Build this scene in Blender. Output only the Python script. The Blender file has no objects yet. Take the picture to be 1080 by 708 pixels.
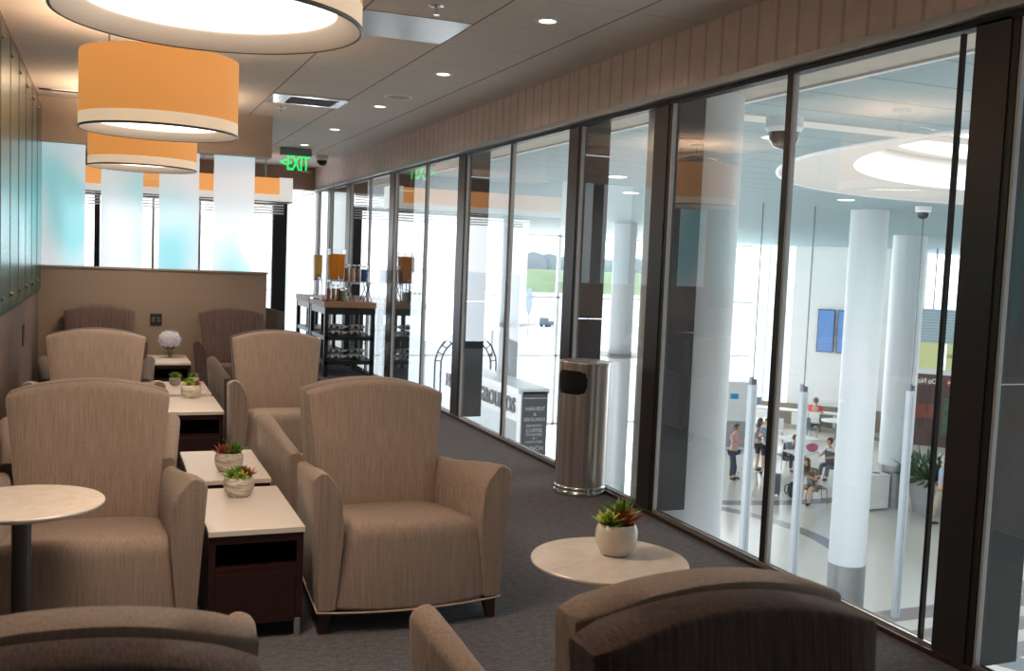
import bpy, bmesh, math, random
from mathutils import Vector, Matrix
random.seed(7)
PI = math.pi
scene = bpy.context.scene
C = scene.collection

# ------------------------------------------------------------------ helpers
def link(o, parent=None):
    C.objects.link(o)
    if parent is not None: o.parent = parent
    return o

def tag(o, label=None, cat=None, group=None, kind=None):
    if label: o['label'] = label
    if cat: o['category'] = cat
    if group: o['group'] = group
    if kind: o['kind'] = kind
    return o

def thing(name, label, cat, loc=(0, 0, 0), rz=0.0, group=None):
    o = bpy.data.objects.new(name, None)
    o.empty_display_size = 0.1
    link(o); o.location = loc; o.rotation_euler = (0, 0, rz)
    return tag(o, label, cat, group)

def obj(name, bm, m, parent=None, smooth=False, loc=None, sub=0, bevel=0, auto=None):
    me = bpy.data.meshes.new(name)
    bmesh.ops.remove_doubles(bm, verts=bm.verts, dist=1e-6)
    bmesh.ops.recalc_face_normals(bm, faces=bm.faces)
    bm.to_mesh(me); bm.free()
    ms = m if isinstance(m, (list, tuple)) else [m]
    for x in ms: me.materials.append(x)
    if smooth:
        for p in me.polygons: p.use_smooth = True
    o = bpy.data.objects.new(name, me)
    link(o, parent)
    if loc: o.location = loc
    if bevel:
        b = o.modifiers.new('bevel', 'BEVEL'); b.width = bevel; b.segments = 2; b.limit_method = 'ANGLE'; b.angle_limit = 0.6
    if sub:
        s = o.modifiers.new('sub', 'SUBSURF'); s.levels = sub; s.render_levels = sub
    if auto is not None:
        try: me.set_sharp_from_angle(angle=auto)
        except Exception: pass
    return o

def structure(name, bm, m, **k):
    o = obj(name, bm, m, **k); o['kind'] = 'structure'; return o

def bx(bm, x0, x1, y0, y1, z0, z1, mi=0):
    v = [bm.verts.new(p) for p in ((x0,y0,z0),(x1,y0,z0),(x1,y1,z0),(x0,y1,z0),(x0,y0,z1),(x1,y0,z1),(x1,y1,z1),(x0,y1,z1))]
    for f in ((0,3,2,1),(4,5,6,7),(0,1,5,4),(1,2,6,5),(2,3,7,6),(3,0,4,7)):
        q = bm.faces.new([v[i] for i in f]); q.material_index = mi
    return bm

def box(*a):
    return bx(bmesh.new(), *a)

def quad(bm, pts, mi=0):
    f = bm.faces.new([bm.verts.new(p) for p in pts]); f.material_index = mi; return bm

def tube(bm, a, b, r0, r1=None, n=12, caps=True, mi=0):
    a, b = Vector(a), Vector(b); r1 = r0 if r1 is None else r1
    d = (b - a).normalized()
    u = d.orthogonal().normalized(); w = d.cross(u)
    ra = [bm.verts.new(a + (u*math.cos(2*PI*i/n) + w*math.sin(2*PI*i/n))*r0) for i in range(n)]
    rb = [bm.verts.new(b + (u*math.cos(2*PI*i/n) + w*math.sin(2*PI*i/n))*r1) for i in range(n)]
    for i in range(n):
        f = bm.faces.new((ra[i], ra[(i+1)%n], rb[(i+1)%n], rb[i])); f.material_index = mi
    if caps:
        for q in (ra[::-1], rb):
            f = bm.faces.new(q); f.material_index = mi
    return bm

def path(bm, pts, r, n=8):
    for i in range(len(pts)-1): tube(bm, pts[i], pts[i+1], r, r, n)
    return bm

def lathe(bm, prof, n=32, cx=0, cy=0, cap0=False, cap1=False, mi=0):
    rings = []
    for r, z in prof:
        rings.append([bm.verts.new((cx + r*math.cos(2*PI*i/n), cy + r*math.sin(2*PI*i/n), z)) for i in range(n)])
    for a, b in zip(rings, rings[1:]):
        for i in range(n):
            f = bm.faces.new((a[i], a[(i+1)%n], b[(i+1)%n], b[i])); f.material_index = mi
    if cap0: bm.faces.new(rings[0][::-1]).material_index = mi
    if cap1: bm.faces.new(rings[-1]).material_index = mi
    return bm

def loft(bm, rings, close=True, cap=True):
    vs = [[bm.verts.new(p) for p in r] for r in rings]
    n = len(vs[0])
    for a, b in zip(vs, vs[1:]):
        for i in range(n if close else n-1):
            bm.faces.new((a[i], a[(i+1)%n], b[(i+1)%n], b[i]))
    if cap:
        bm.faces.new(vs[0][::-1]); bm.faces.new(vs[-1])
    return vs

def fillet(pts, rad, n=5):
    out = []; m = len(pts)
    for i in range(m):
        p = Vector(pts[i]); r = rad[i] if isinstance(rad, (list, tuple)) else rad
        if r <= 0: out += [tuple(p)]*1; continue
        a = Vector(pts[i-1]) - p; b = Vector(pts[(i+1)%m]) - p
        t = min(r, a.length*.48, b.length*.48)
        s = p + a.normalized()*t; e = p + b.normalized()*t
        for k in range(n+1):
            f = k/n
            out.append(tuple((1-f)**2*s + 2*f*(1-f)*p + f*f*e))
    return out

def ball(bm, c, r, sx=1, sy=1, sz=1, u=12, v=8):
    return bmesh.ops.create_uvsphere(bm, u_segments=u, v_segments=v, radius=r,
        matrix=Matrix.Translation(c) @ Matrix.Diagonal((sx, sy, sz, 1)))

def text_obj(name, s, size, m, parent, loc, rot, align='CENTER', ext=0.002, shear=0, bold=0.0, sx=1.0):
    cu = bpy.data.curves.new(name, 'FONT'); cu.body = s; cu.size = size; cu.align_x = align; cu.align_y = 'CENTER'
    cu.extrude = ext; cu.offset = bold; cu.resolution_u = 3
    t = bpy.data.objects.new(name+'_tmp', cu); C.objects.link(t)
    me = bpy.data.meshes.new_from_object(t.evaluated_get(bpy.context.evaluated_depsgraph_get()))
    bpy.data.objects.remove(t); bpy.data.curves.remove(cu)
    me.materials.clear(); me.materials.append(m)
    for p in me.polygons: p.material_index = 0
    o = bpy.data.objects.new(name, me); link(o, parent); o.location = loc; o.rotation_euler = rot; o.scale = (sx, 1, 1)
    return o

def dup(root, loc, rz, label, group=None, cat=None):
    r = root.copy(); C.objects.link(r); r.location = loc; r.rotation_euler = (0, 0, rz); r['label'] = label
    if group: r['group'] = group
    for ch in list(root.children):
        c = ch.copy(); C.objects.link(c); c.parent = r
        for g in list(ch.children):
            d = g.copy(); C.objects.link(d); d.parent = c
    return r

# ------------------------------------------------------------------ materials
def newmat(name):
    m = bpy.data.materials.new(name); m.use_nodes = True
    nt = m.node_tree; return m, nt, nt.nodes['Principled BSDF'], nt.nodes['Material Output']

def N(nt, t, **k):
    n = nt.nodes.new(t)
    for a, b in k.items():
        if a.startswith('i_'):
            n.inputs[a[2:].replace('_', ' ')].default_value = b
        else: setattr(n, a, b)
    return n

def mat(name, col, rough=.5, metal=0, var=0.06, scale=8, emit=None, es=1.0, spec=None, bump=0, coat=0):
    m, nt, p, out = newmat(name)
    tc = N(nt, 'ShaderNodeTexCoord'); no = N(nt, 'ShaderNodeTexNoise'); no.inputs['Scale'].default_value = scale; no.inputs['Detail'].default_value = 3
    nt.links.new(tc.outputs['Object'], no.inputs['Vector'])
    mx = N(nt, 'ShaderNodeMix', data_type='RGBA')
    mx.inputs[6].default_value = (*[c*(1-var) for c in col], 1); mx.inputs[7].default_value = (*[min(1, c*(1+var)) for c in col], 1)
    nt.links.new(no.outputs['Fac'], mx.inputs[0]); nt.links.new(mx.outputs[2], p.inputs['Base Color'])
    p.inputs['Roughness'].default_value = rough; p.inputs['Metallic'].default_value = metal
    if spec is not None: p.inputs['Specular IOR Level'].default_value = spec
    if coat: p.inputs['Coat Weight'].default_value = coat
    if emit: p.inputs['Emission Color'].default_value = (*emit, 1); p.inputs['Emission Strength'].default_value = es
    if bump:
        b = N(nt, 'ShaderNodeBump'); b.inputs['Strength'].default_value = bump; b.inputs['Distance'].default_value = .01
        nt.links.new(no.outputs['Fac'], b.inputs['Height']); nt.links.new(b.outputs['Normal'], p.inputs['Normal'])
    return m

def emis(name, col, s):
    m, nt, p, out = newmat(name); nt.nodes.remove(p)
    e = N(nt, 'ShaderNodeEmission'); e.inputs[0].default_value = (*col, 1); e.inputs[1].default_value = s
    nt.links.new(e.outputs[0], out.inputs[0]); return m

def fabric(name, c0, c1, fine=110, coarse=30):
    """woven upholstery: thin vertical ribs with a little weave noise"""
    m, nt, p, out = newmat(name)
    tc = N(nt, 'ShaderNodeTexCoord')
    mp = N(nt, 'ShaderNodeMapping'); mp.inputs['Scale'].default_value = (fine, fine*.15, 2.0)
    nt.links.new(tc.outputs['Object'], mp.inputs[0])
    n1 = N(nt, 'ShaderNodeTexNoise'); n1.inputs['Scale'].default_value = 1.6; n1.inputs['Detail'].default_value = 2
    nt.links.new(mp.outputs[0], n1.inputs['Vector'])
    mp2 = N(nt, 'ShaderNodeMapping'); mp2.inputs['Scale'].default_value = (90, 90, 260)
    nt.links.new(tc.outputs['Object'], mp2.inputs[0])
    n2 = N(nt, 'ShaderNodeTexNoise'); n2.inputs['Scale'].default_value = 1.0; n2.inputs['Detail'].default_value = 2
    nt.links.new(mp2.outputs[0], n2.inputs['Vector'])
    ad = N(nt, 'ShaderNodeMath', operation='MULTIPLY_ADD'); ad.inputs[1].default_value = .35; 
    nt.links.new(n2.outputs['Fac'], ad.inputs[0]); nt.links.new(n1.outputs['Fac'], ad.inputs[2])
    rp = N(nt, 'ShaderNodeValToRGB'); rp.color_ramp.elements[0].position = .42; rp.color_ramp.elements[1].position = .92
    rp.color_ramp.elements[0].color = (*c0, 1); rp.color_ramp.elements[1].color = (*c1, 1)
    nt.links.new(ad.outputs[0], rp.inputs[0]); nt.links.new(rp.outputs[0], p.inputs['Base Color'])
    p.inputs['Roughness'].default_value = .9; p.inputs['Specular IOR Level'].default_value = .15
    p.inputs['Sheen Weight'].default_value = .12
    b = N(nt, 'ShaderNodeBump'); b.inputs['Strength'].default_value = .12; b.inputs['Distance'].default_value = .004
    nt.links.new(ad.outputs[0], b.inputs['Height']); nt.links.new(b.outputs['Normal'], p.inputs['Normal'])
    return m

def pane_glass(name, tint=(.93, .965, .965), boost=1.5):
    m, nt, p, out = newmat(name); nt.nodes.remove(p)
    ge = N(nt, 'ShaderNodeNewGeometry')
    io = N(nt, 'ShaderNodeMix', data_type='FLOAT'); io.inputs[2].default_value = 1.5; io.inputs[3].default_value = 1/1.5
    nt.links.new(ge.outputs['Backfacing'], io.inputs[0])
    fr = N(nt, 'ShaderNodeFresnel'); nt.links.new(io.outputs[0], fr.inputs[0])
    mu = N(nt, 'ShaderNodeMath', operation='MULTIPLY', use_clamp=True); mu.inputs[1].default_value = boost
    nt.links.new(fr.outputs[0], mu.inputs[0])
    tr = N(nt, 'ShaderNodeBsdfTransparent'); tr.inputs[0].default_value = (*tint, 1)
    gl = N(nt, 'ShaderNodeBsdfGlossy'); gl.inputs['Roughness'].default_value = 0.0
    mx = N(nt, 'ShaderNodeMixShader')
    nt.links.new(mu.outputs[0], mx.inputs[0]); nt.links.new(tr.outputs[0], mx.inputs[1]); nt.links.new(gl.outputs[0], mx.inputs[2])
    nt.links.new(mx.outputs[0], out.inputs[0]); return m

M = {}
M['taupe'] = fabric('taupe_fabric', (.26, .195, .160), (.43, .335, .285), fine=230)
M['dark'] = fabric('dark_fabric', (.062, .040, .037), (.165, .115, .105), fine=150)
M['pipe'] = mat('piping', (.55, .42, .34), .8)
M['legwood'] = mat('dark_leg_wood', (.055, .016, .011), .35, var=.3, scale=20)
M['tablewood'] = mat('mahogany', (.032, .009, .007), .35, var=.4, scale=14)
M['tabledark'] = mat('recess_dark', (.012, .006, .006), .5)
M['stone'] = mat('white_solid_surface', (.88, .81, .76), .22, var=.015, scale=3)
M['chrome'] = mat('chrome', (.72, .72, .72), .18, 1)
M['steel'] = mat('dark_steel', (.18, .19, .22), .35, .8)
M['postmetal'] = mat('blackened_steel_post', (.055, .050, .052), .38, .55, var=.2, scale=3)
M['blackmetal'] = mat('black_metal', (.018, .018, .021), .4, .3)
M['black'] = mat('black_plastic', (.015, .015, .016), .45)
M['white'] = mat('white_paint', (.83, .84, .85), .5, var=.02)
M['offwhite'] = mat('off_white_paint', (.72, .70, .66), .6, var=.02)
M['glass'] = pane_glass('lounge_glass', (.93, .96, .96), 2.4)
M['farglass'] = pane_glass('facade_glass', (.97, .985, .985), .6)
M['green'] = mat('leaf_green', (.16, .32, .04), .5, var=.4, scale=30)
M['lime'] = mat('lime_leaf', (.50, .62, .12), .5, var=.25, scale=30)
M['redleaf'] = mat('rust_leaf', (.36, .10, .055), .5, var=.4, scale=30)
M['darkleaf'] = mat('dark_green_leaf', (.05, .13, .05), .4, var=.4, scale=10)
M['soil'] = mat('soil', (.05, .03, .02), .95, var=.4, scale=60)
M['orange_juice'] = mat('orange_juice', (.75, .27, .035), .25, var=.35, scale=25, emit=(.9, .3, .03), es=.12)
def translucent(name, c, mixv=.75, scale=25, var=.3):
    m, nt, p, out = newmat(name)
    tc = N(nt, 'ShaderNodeTexCoord'); no = N(nt, 'ShaderNodeTexNoise'); no.inputs['Scale'].default_value = scale; nt.links.new(tc.outputs['Object'], no.inputs['Vector'])
    mx = N(nt, 'ShaderNodeMix', data_type='RGBA'); mx.inputs[6].default_value = (*[x*(1-var) for x in c], 1); mx.inputs[7].default_value = (*[min(1, x*(1+var)) for x in c], 1)
    nt.links.new(no.outputs['Fac'], mx.inputs[0]); nt.links.new(mx.outputs[2], p.inputs['Base Color']); p.inputs['Roughness'].default_value = .4
    tl = N(nt, 'ShaderNodeBsdfTranslucent'); nt.links.new(mx.outputs[2], tl.inputs[0])
    ms = N(nt, 'ShaderNodeMixShader'); ms.inputs[0].default_value = mixv
    nt.links.new(p.outputs[0], ms.inputs[1]); nt.links.new(tl.outputs[0], ms.inputs[2]); nt.links.new(ms.outputs[0], out.inputs[0]); return m
M['orange_juice'] = translucent('orange_juice', (1.0, .46, .07), .85)
M['clear'] = pane_glass('clear_acrylic', (.98, .985, .985), 1.0)
M['skin'] = mat('skin', (.62, .38, .27), .55, var=.05)
M['hairbrown'] = mat('brown_hair', (.075, .04, .022), .6, var=.3, scale=60)
M['hairgrey'] = mat('grey_hair', (.45, .44, .42), .6, var=.2, scale=60)
M['shoe'] = mat('dark_shoe', (.03, .025, .03), .5)

# round table marble
def marble():
    m, nt, p, out = newmat('warm_white_marble')
    tc = N(nt, 'ShaderNodeTexCoord'); no = N(nt, 'ShaderNodeTexNoise'); no.inputs['Scale'].default_value = 4; no.inputs['Detail'].default_value = 6; no.inputs['Distortion'].default_value = 2.5
    nt.links.new(tc.outputs['Object'], no.inputs['Vector'])
    rp = N(nt, 'ShaderNodeValToRGB'); e = rp.color_ramp.elements
    e[0].position = .35; e[0].color = (.80, .72, .66, 1); e[1].position = .7; e[1].color = (.80, .72, .66, 1)
    x = e.new(.5); x.color = (.74, .66, .59, 1); y = e.new(.44); y.color = (.80, .72, .66, 1); z = e.new(.56); z.color = (.80, .72, .66, 1)
    nt.links.new(no.outputs['Fac'], rp.inputs[0]); nt.links.new(rp.outputs[0], p.inputs['Base Color'])
    p.inputs['Roughness'].default_value = .25; return m
M['marble'] = marble()

def ceramic():
    m, nt, p, out = newmat('veined_white_ceramic')
    tc = N(nt, 'ShaderNodeTexCoord'); mp = N(nt, 'ShaderNodeMapping'); mp.inputs['Scale'].default_value = (9, 9, 40)
    no = N(nt, 'ShaderNodeTexNoise'); no.inputs['Scale'].default_value = 1.2; no.inputs['Detail'].default_value = 4; no.inputs['Distortion'].default_value = 1.5
    nt.links.new(tc.outputs['Object'], mp.inputs[0]); nt.links.new(mp.outputs[0], no.inputs['Vector'])
    rp = N(nt, 'ShaderNodeValToRGB'); e = rp.color_ramp.elements
    e[0].position = .38; e[0].color = (.42, .36, .31, 1); e[1].position = .55; e[1].color = (.78, .73, .67, 1)
    nt.links.new(no.outputs['Fac'], rp.inputs[0]); nt.links.new(rp.outputs[0], p.inputs['Base Color']); p.inputs['Roughness'].default_value = .35
    return m
M['ceramic'] = ceramic()
M['glossyceramic'] = mat('glossy_cream_ceramic', (.72, .66, .58), .08, var=.02)

def carpet():
    m, nt, p, out = newmat('charcoal_carpet')
    tc = N(nt, 'ShaderNodeTexCoord')
    a = N(nt, 'ShaderNodeTexNoise'); a.inputs['Scale'].default_value = 140; a.inputs['Detail'].default_value = 2
    mp = N(nt, 'ShaderNodeMapping'); mp.inputs['Scale'].default_value = (25, 45, 1)
    b = N(nt, 'ShaderNodeTexNoise'); b.inputs['Scale'].default_value = 1.0; b.inputs['Detail'].default_value = 3
    nt.links.new(tc.outputs['Object'], a.inputs['Vector']); nt.links.new(tc.outputs['Object'], mp.inputs[0]); nt.links.new(mp.outputs[0], b.inputs['Vector'])
    ad = N(nt, 'ShaderNodeMath', operation='MULTIPLY_ADD'); ad.inputs[1].default_value = .5
    nt.links.new(b.outputs['Fac'], ad.inputs[0]); nt.links.new(a.outputs['Fac'], ad.inputs[2])
    rp = N(nt, 'ShaderNodeValToRGB'); rp.color_ramp.elements[0].position = .45; rp.color_ramp.elements[1].position = 1.0
    rp.color_ramp.elements[0].color = (.055, .055, .062, 1); rp.color_ramp.elements[1].color = (.20, .195, .21, 1)
    nt.links.new(ad.outputs[0], rp.inputs[0]); nt.links.new(rp.outputs[0], p.inputs['Base Color'])
    p.inputs['Roughness'].default_value = .95; p.inputs['Specular IOR Level'].default_value = .1
    bp = N(nt, 'ShaderNodeBump'); bp.inputs['Strength'].default_value = .3; bp.inputs['Distance'].default_value = .004
    nt.links.new(ad.outputs[0], bp.inputs['Height']); nt.links.new(bp.outputs['Normal'], p.inputs['Normal'])
    return m
M['carpet'] = carpet()

def lines_mat(name, base, linec, axes, rough=.7, noise=(.06, 20), spec=.3):
    """axes: list of (axis, offset, period, halfwidth, strength)"""
    m, nt, p, out = newmat(name)
    tc = N(nt, 'ShaderNodeTexCoord'); sp = N(nt, 'ShaderNodeSeparateXYZ'); nt.links.new(tc.outputs['Object'], sp.inputs[0])
    prev = None
    for ax, off, per, hw, st in axes:
        s = N(nt, 'ShaderNodeMath', operation='MULTIPLY_ADD'); s.inputs[1].default_value = 1/per; s.inputs[2].default_value = .5 - off/per
        nt.links.new(sp.outputs[ax], s.inputs[0])
        f = N(nt, 'ShaderNodeMath', operation='FRACT'); nt.links.new(s.outputs[0], f.inputs[0])
        d = N(nt, 'ShaderNodeMath', operation='SUBTRACT'); d.inputs[1].default_value = .5; nt.links.new(f.outputs[0], d.inputs[0])
        a = N(nt, 'ShaderNodeMath', operation='ABSOLUTE'); nt.links.new(d.outputs[0], a.inputs[0])
        l = N(nt, 'ShaderNodeMath', operation='LESS_THAN'); l.inputs[1].default_value = hw/per; nt.links.new(a.outputs[0], l.inputs[0])
        k = N(nt, 'ShaderNodeMath', operation='MULTIPLY'); k.inputs[1].default_value = st; nt.links.new(l.outputs[0], k.inputs[0])
        if prev is None: prev = k
        else:
            q = N(nt, 'ShaderNodeMath', operation='MAXIMUM'); nt.links.new(prev.outputs[0], q.inputs[0]); nt.links.new(k.outputs[0], q.inputs[1]); prev = q
    no = N(nt, 'ShaderNodeTexNoise'); no.inputs['Scale'].default_value = noise[1]; no.inputs['Detail'].default_value = 3
    nt.links.new(tc.outputs['Object'], no.inputs['Vector'])
    b = N(nt, 'ShaderNodeMix', data_type='RGBA'); b.inputs[6].default_value = (*[c*(1-noise[0]) for c in base], 1); b.inputs[7].default_value = (*[c*(1+noise[0]) for c in base], 1)
    nt.links.new(no.outputs['Fac'], b.inputs[0])
    mx = N(nt, 'ShaderNodeMix', data_type='RGBA'); mx.inputs[7].default_value = (*linec, 1)
    nt.links.new(prev.outputs[0], mx.inputs[0]); nt.links.new(b.outputs[2], mx.inputs[6]); nt.links.new(mx.outputs[2], p.inputs['Base Color'])
    p.inputs['Roughness'].default_value = rough; p.inputs['Specular IOR Level'].default_value = spec
    return m

M['ceil'] = lines_mat('ceiling_tiles', (.66, .61, .57), (.20, .18, .165), [(0, 1.95, .65, .006, 1), (1, 5.47, .64, .003, .5)], .9)
M['valance'] = lines_mat('valance_boards', (.70, .59, .55), (.45, .36, .33), [(1, 0, .16, .012, .7)], .7, (.16, 9))
M['wallbrown'] = mat('brown_wallcovering', (.115, .082, .066), .6, var=.12, scale=40)
M['halfwall'] = mat('taupe_woven_panel', (.245, .185, .150), .85, var=.14, scale=90)
M['bulk'] = mat('soffit_paint', (.42, .36, .32), .9, var=.03)
M['header'] = mat('brown_header', (.30, .20, .155), .8, var=.05)

# lamps
M['shade'] = mat('amber_lamp_fabric', (.62, .33, .14), .8, var=.06, scale=2, emit=(1.0, .40, .09), es=.50)
M['shadeband'] = mat('cream_lamp_band', (.80, .66, .52), .8, var=.02, emit=(1.0, .74, .50), es=.52)
M['shadein'] = mat('lamp_lining', (.78, .66, .56), .8, var=.02, emit=(1.0, .72, .52), es=.05)
M['rim'] = mat('dark_lamp_rim', (.10, .09, .085), .4)
M['diffuser'] = emis('lamp_diffuser', (1.0, .88, .74), 3.4)
M['downlight'] = emis('downlight_lens', (1.0, .88, .72), 6)
M['farshade'] = mat('far_lamp_fabric', (.62, .30, .12), .8, var=.05, scale=2, emit=(1.0, .42, .12), es=.75)
M['farwhite'] = mat('far_lamp_white', (.85, .85, .85), .6, emit=(1, .95, .9), es=.55)
M['exitgreen'] = emis('exit_green', (.02, 1.0, .16), 1.3)

# ------------------------------------------------------------------ LOUNGE SHELL
XW = 3.11                      # window plane
ZC = 2.86; ZH = 2.535          # ceiling, window head
structure('floor', box(-.75, 3.13, -1.6, 16.1, -.12, 0), M['carpet'])
structure('ceiling', box(-.75, 3.13, -1.6, 16.1, ZC, ZC+.1), M['ceil'])
structure('wall_left', box(-.72, -.60, -1.6, 16.1, 0, ZC), M['wallbrown'])
structure('wall_rear', box(-.75, 3.13, -1.75, -1.6, 0, ZC), M['wallbrown'])
structure('valance', box(3.045, 3.20, -1.6, 16.1, ZH, ZC), M['valance'])
bm = bmesh.new(); bx(bm, 3.035, 3.13, -1.6, 16.1, ZH-.035, ZH+.003)
structure('trim_1', bm, mat('track_grey', (.45, .47, .48), .35, .6))
structure('trim_2', box(3.085, 3.15, -1.6, 16.1, ZH-.062, ZH-.034), M['black'])
bm = bmesh.new(); bx(bm, 3.06, 3.15, -1.6, 16.1, -.0, .022)
structure('trim_3', bm, mat('bronze_sill', (.075, .045, .035), .35, .5))
bm = bmesh.new(); bx(bm, 3.092, 3.10, -1.6, 16.1, .022, .034)
structure('trim_4', bm, mat('bright_sill_edge', (.6, .58, .55), .25, .8))
# slab edge under the lounge, seen from the concourse side
structure('trim_5', box(3.13, 3.152, -1.6, 16.1, -.6, .0), M['steel'])

# window posts: (near y, far y)
posts = [(.3, .52), (2.74, 2.96), (5.17, 5.385), (6.39, 6.605), (8.80, 9.055), (11.28, 11.55), (13.56, 13.86), (14.87, 15.13), (15.82, 16.06)]
mids = [1.6, 4.08, 7.72, 10.1, 12.54]
M['strip'] = mat('brushed_edge_strip', (.45, .46, .47), .45, .3)
M['fin'] = mat('slate_cladding', (.022, .026, .032), .4, .1, var=.15)
pn = ['nearest the camera', 'at the right edge of the view', 'just right of the steel bin', 'just left of the steel bin', 'second before the steel bin', 'beside the drinks cart', 'behind the drinks cart', 'near the end wall', 'in the far corner']
for i, (a, b) in enumerate(posts):
    bm = bmesh.new(); bx(bm, 3.085, 3.135, a+.055, b, .0, ZH-.05)
    o = structure('window_post', bm, M['postmetal'])
    k = bmesh.new(); bx(k, 3.09, 3.13, a+.022, a+.056, .02, ZH-.05); obj('dark_joint', k, M['black'], o)
    s = bmesh.new(); bx(s, 3.090, 3.112, a+.004, a+.016, .022, ZH-.06); obj('edge_strip', s, M['strip'], o)
    f = bmesh.new()
    zz = [-.35, 1.12, 2.28, 2.56]
    for q in range(3): bx(f, 3.113, 3.315, a+.014, a+.05, max(.02, zz[q]), zz[q+1]-.008)
    obj('outer_cladding', f, M['fin'], o)
for y in mids:
    bm = bmesh.new(); bx(bm, 3.095, 3.125, y, y+.042, .02, ZH-.05)
    o = structure('window_mullion', bm, M['black'])
    s = bmesh.new(); bx(s, 3.097, 3.123, y-.016, y, .02, ZH-.055); obj('edge_strip', s, M['strip'], o)
bm = bmesh.new(); bx(bm, 3.10, 3.12, 3.035, 3.05, .02, ZH-.07); structure('window_mullion', bm, M['black'])
ys = sorted([(a, b) for a, b in posts] + [(y-.03, y+.04) for y in mids])
prev = -1.6; n = 1
for a, b in ys + [(16.1, 16.1)]:
    if a - prev > .05:
        bm = bmesh.new(); quad(bm, [(XW, prev, .02), (XW, prev, ZH-.04), (XW, a, ZH-.04), (XW, a, .02)])
        structure('window_%d' % n, bm, M['glass']); n += 1
    prev = b
# normals of the panes face the room
for o in C.objects:
    if o.name.startswith('window_') and o.name[7:].isdigit():
        if o.data.polygons[0].normal.x > 0: o.data.flip_normals()

# left wall: tall teal glass panels
def teal():
    m, nt, p, out = newmat('teal_backpainted_glass')
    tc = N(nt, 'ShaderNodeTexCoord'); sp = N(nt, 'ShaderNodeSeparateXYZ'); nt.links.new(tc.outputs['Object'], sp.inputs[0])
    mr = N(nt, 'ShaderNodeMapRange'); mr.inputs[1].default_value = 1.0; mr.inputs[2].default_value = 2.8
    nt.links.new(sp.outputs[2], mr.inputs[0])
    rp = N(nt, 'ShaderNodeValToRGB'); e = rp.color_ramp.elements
    e[0].position = 0; e[0].color = (.012, .16, .16, 1); e[1].position = 1; e[1].color = (.20, .20, .16, 1)  # brown top and lighter middle put blurred reflections into the colour
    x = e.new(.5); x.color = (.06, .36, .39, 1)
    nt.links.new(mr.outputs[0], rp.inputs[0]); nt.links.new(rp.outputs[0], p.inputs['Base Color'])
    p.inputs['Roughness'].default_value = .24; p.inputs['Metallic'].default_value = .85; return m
M['teal'] = teal()
structure('trim_14', box(-.60, -.598, 3.8, 10.40, 1.05, 2.79), M['black'])
tealedges = [3.9, 4.56, 5.21, 5.86, 6.50, 7.13, 7.78, 8.43, 9.10, 9.76, 10.36]
for i in range(len(tealedges)-1):
    a, b = tealedges[i], tealedges[i+1]
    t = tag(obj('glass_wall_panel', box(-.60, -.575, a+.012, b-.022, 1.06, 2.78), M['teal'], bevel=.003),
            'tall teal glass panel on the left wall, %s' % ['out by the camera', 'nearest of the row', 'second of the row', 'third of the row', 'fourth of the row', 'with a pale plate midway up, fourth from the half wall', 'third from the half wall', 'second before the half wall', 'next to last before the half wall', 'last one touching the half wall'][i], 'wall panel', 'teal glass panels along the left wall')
    obj('dark_edge', box(-.60, -.573, a-.012, a+.014, 1.06, 2.78), M['black'], t)
    for zz in (1.16, 2.68):
        k = bmesh.new(); tube(k, (-.576, a+.06, zz), (-.560, a+.06, zz), .016, .016, 12); obj('standoff_pin', k, M['chrome'], t)
bm = bmesh.new(); bx(bm, -.60, -.592, 8.50, 8.64, .70, .86)
t = tag(obj('wall_plate', bm, M['black']), 'dark outlet plate on the left wall below the teal panels', 'outlet')

# half wall, frosted panels, bulkhead
structure('wall_half', box(-.60, 1.52, 10.42, 10.56, 0, 1.275), M['halfwall'])
structure('trim_6', box(-.60, 1.535, 10.405, 10.575, 1.275, 1.292), mat('half_wall_cap', (.30, .24, .20), .5))
structure('bulkhead', box(-.60, 1.53, 10.34, 10.62, 2.45, ZC), M['bulk'])
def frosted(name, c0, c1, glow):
    """satin glass: diffusing sheet with backlight put in as a tinted glow"""
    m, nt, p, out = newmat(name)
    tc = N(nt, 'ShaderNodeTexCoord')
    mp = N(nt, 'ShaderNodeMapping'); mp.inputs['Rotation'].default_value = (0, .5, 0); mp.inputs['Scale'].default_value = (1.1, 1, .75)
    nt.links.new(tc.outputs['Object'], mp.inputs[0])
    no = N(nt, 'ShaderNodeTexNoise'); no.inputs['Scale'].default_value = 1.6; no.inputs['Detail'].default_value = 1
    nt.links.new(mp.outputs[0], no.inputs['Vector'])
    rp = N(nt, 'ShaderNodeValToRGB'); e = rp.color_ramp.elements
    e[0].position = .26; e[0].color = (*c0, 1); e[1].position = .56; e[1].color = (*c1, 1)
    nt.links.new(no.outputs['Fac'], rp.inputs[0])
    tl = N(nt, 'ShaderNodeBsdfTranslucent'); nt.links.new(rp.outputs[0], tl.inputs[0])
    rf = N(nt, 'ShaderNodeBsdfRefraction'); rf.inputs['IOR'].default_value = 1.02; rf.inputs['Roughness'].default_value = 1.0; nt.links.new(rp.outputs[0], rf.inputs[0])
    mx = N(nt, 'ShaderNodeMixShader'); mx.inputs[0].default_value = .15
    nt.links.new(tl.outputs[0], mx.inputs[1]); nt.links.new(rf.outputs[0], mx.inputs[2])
    em = N(nt, 'ShaderNodeEmission'); nt.links.new(rp.outputs[0], em.inputs[0]); em.inputs[1].default_value = glow  # emission added to brighten the glass, no lamp in the sheet
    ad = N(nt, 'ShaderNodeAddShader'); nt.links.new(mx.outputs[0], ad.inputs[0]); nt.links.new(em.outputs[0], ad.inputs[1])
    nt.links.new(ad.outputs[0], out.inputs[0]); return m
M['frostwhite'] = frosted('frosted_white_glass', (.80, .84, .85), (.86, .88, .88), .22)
M['frost'] = frosted('frosted_aqua_glass', (.40, .80, .85), (.93, .97, 1.0), .40)
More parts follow.
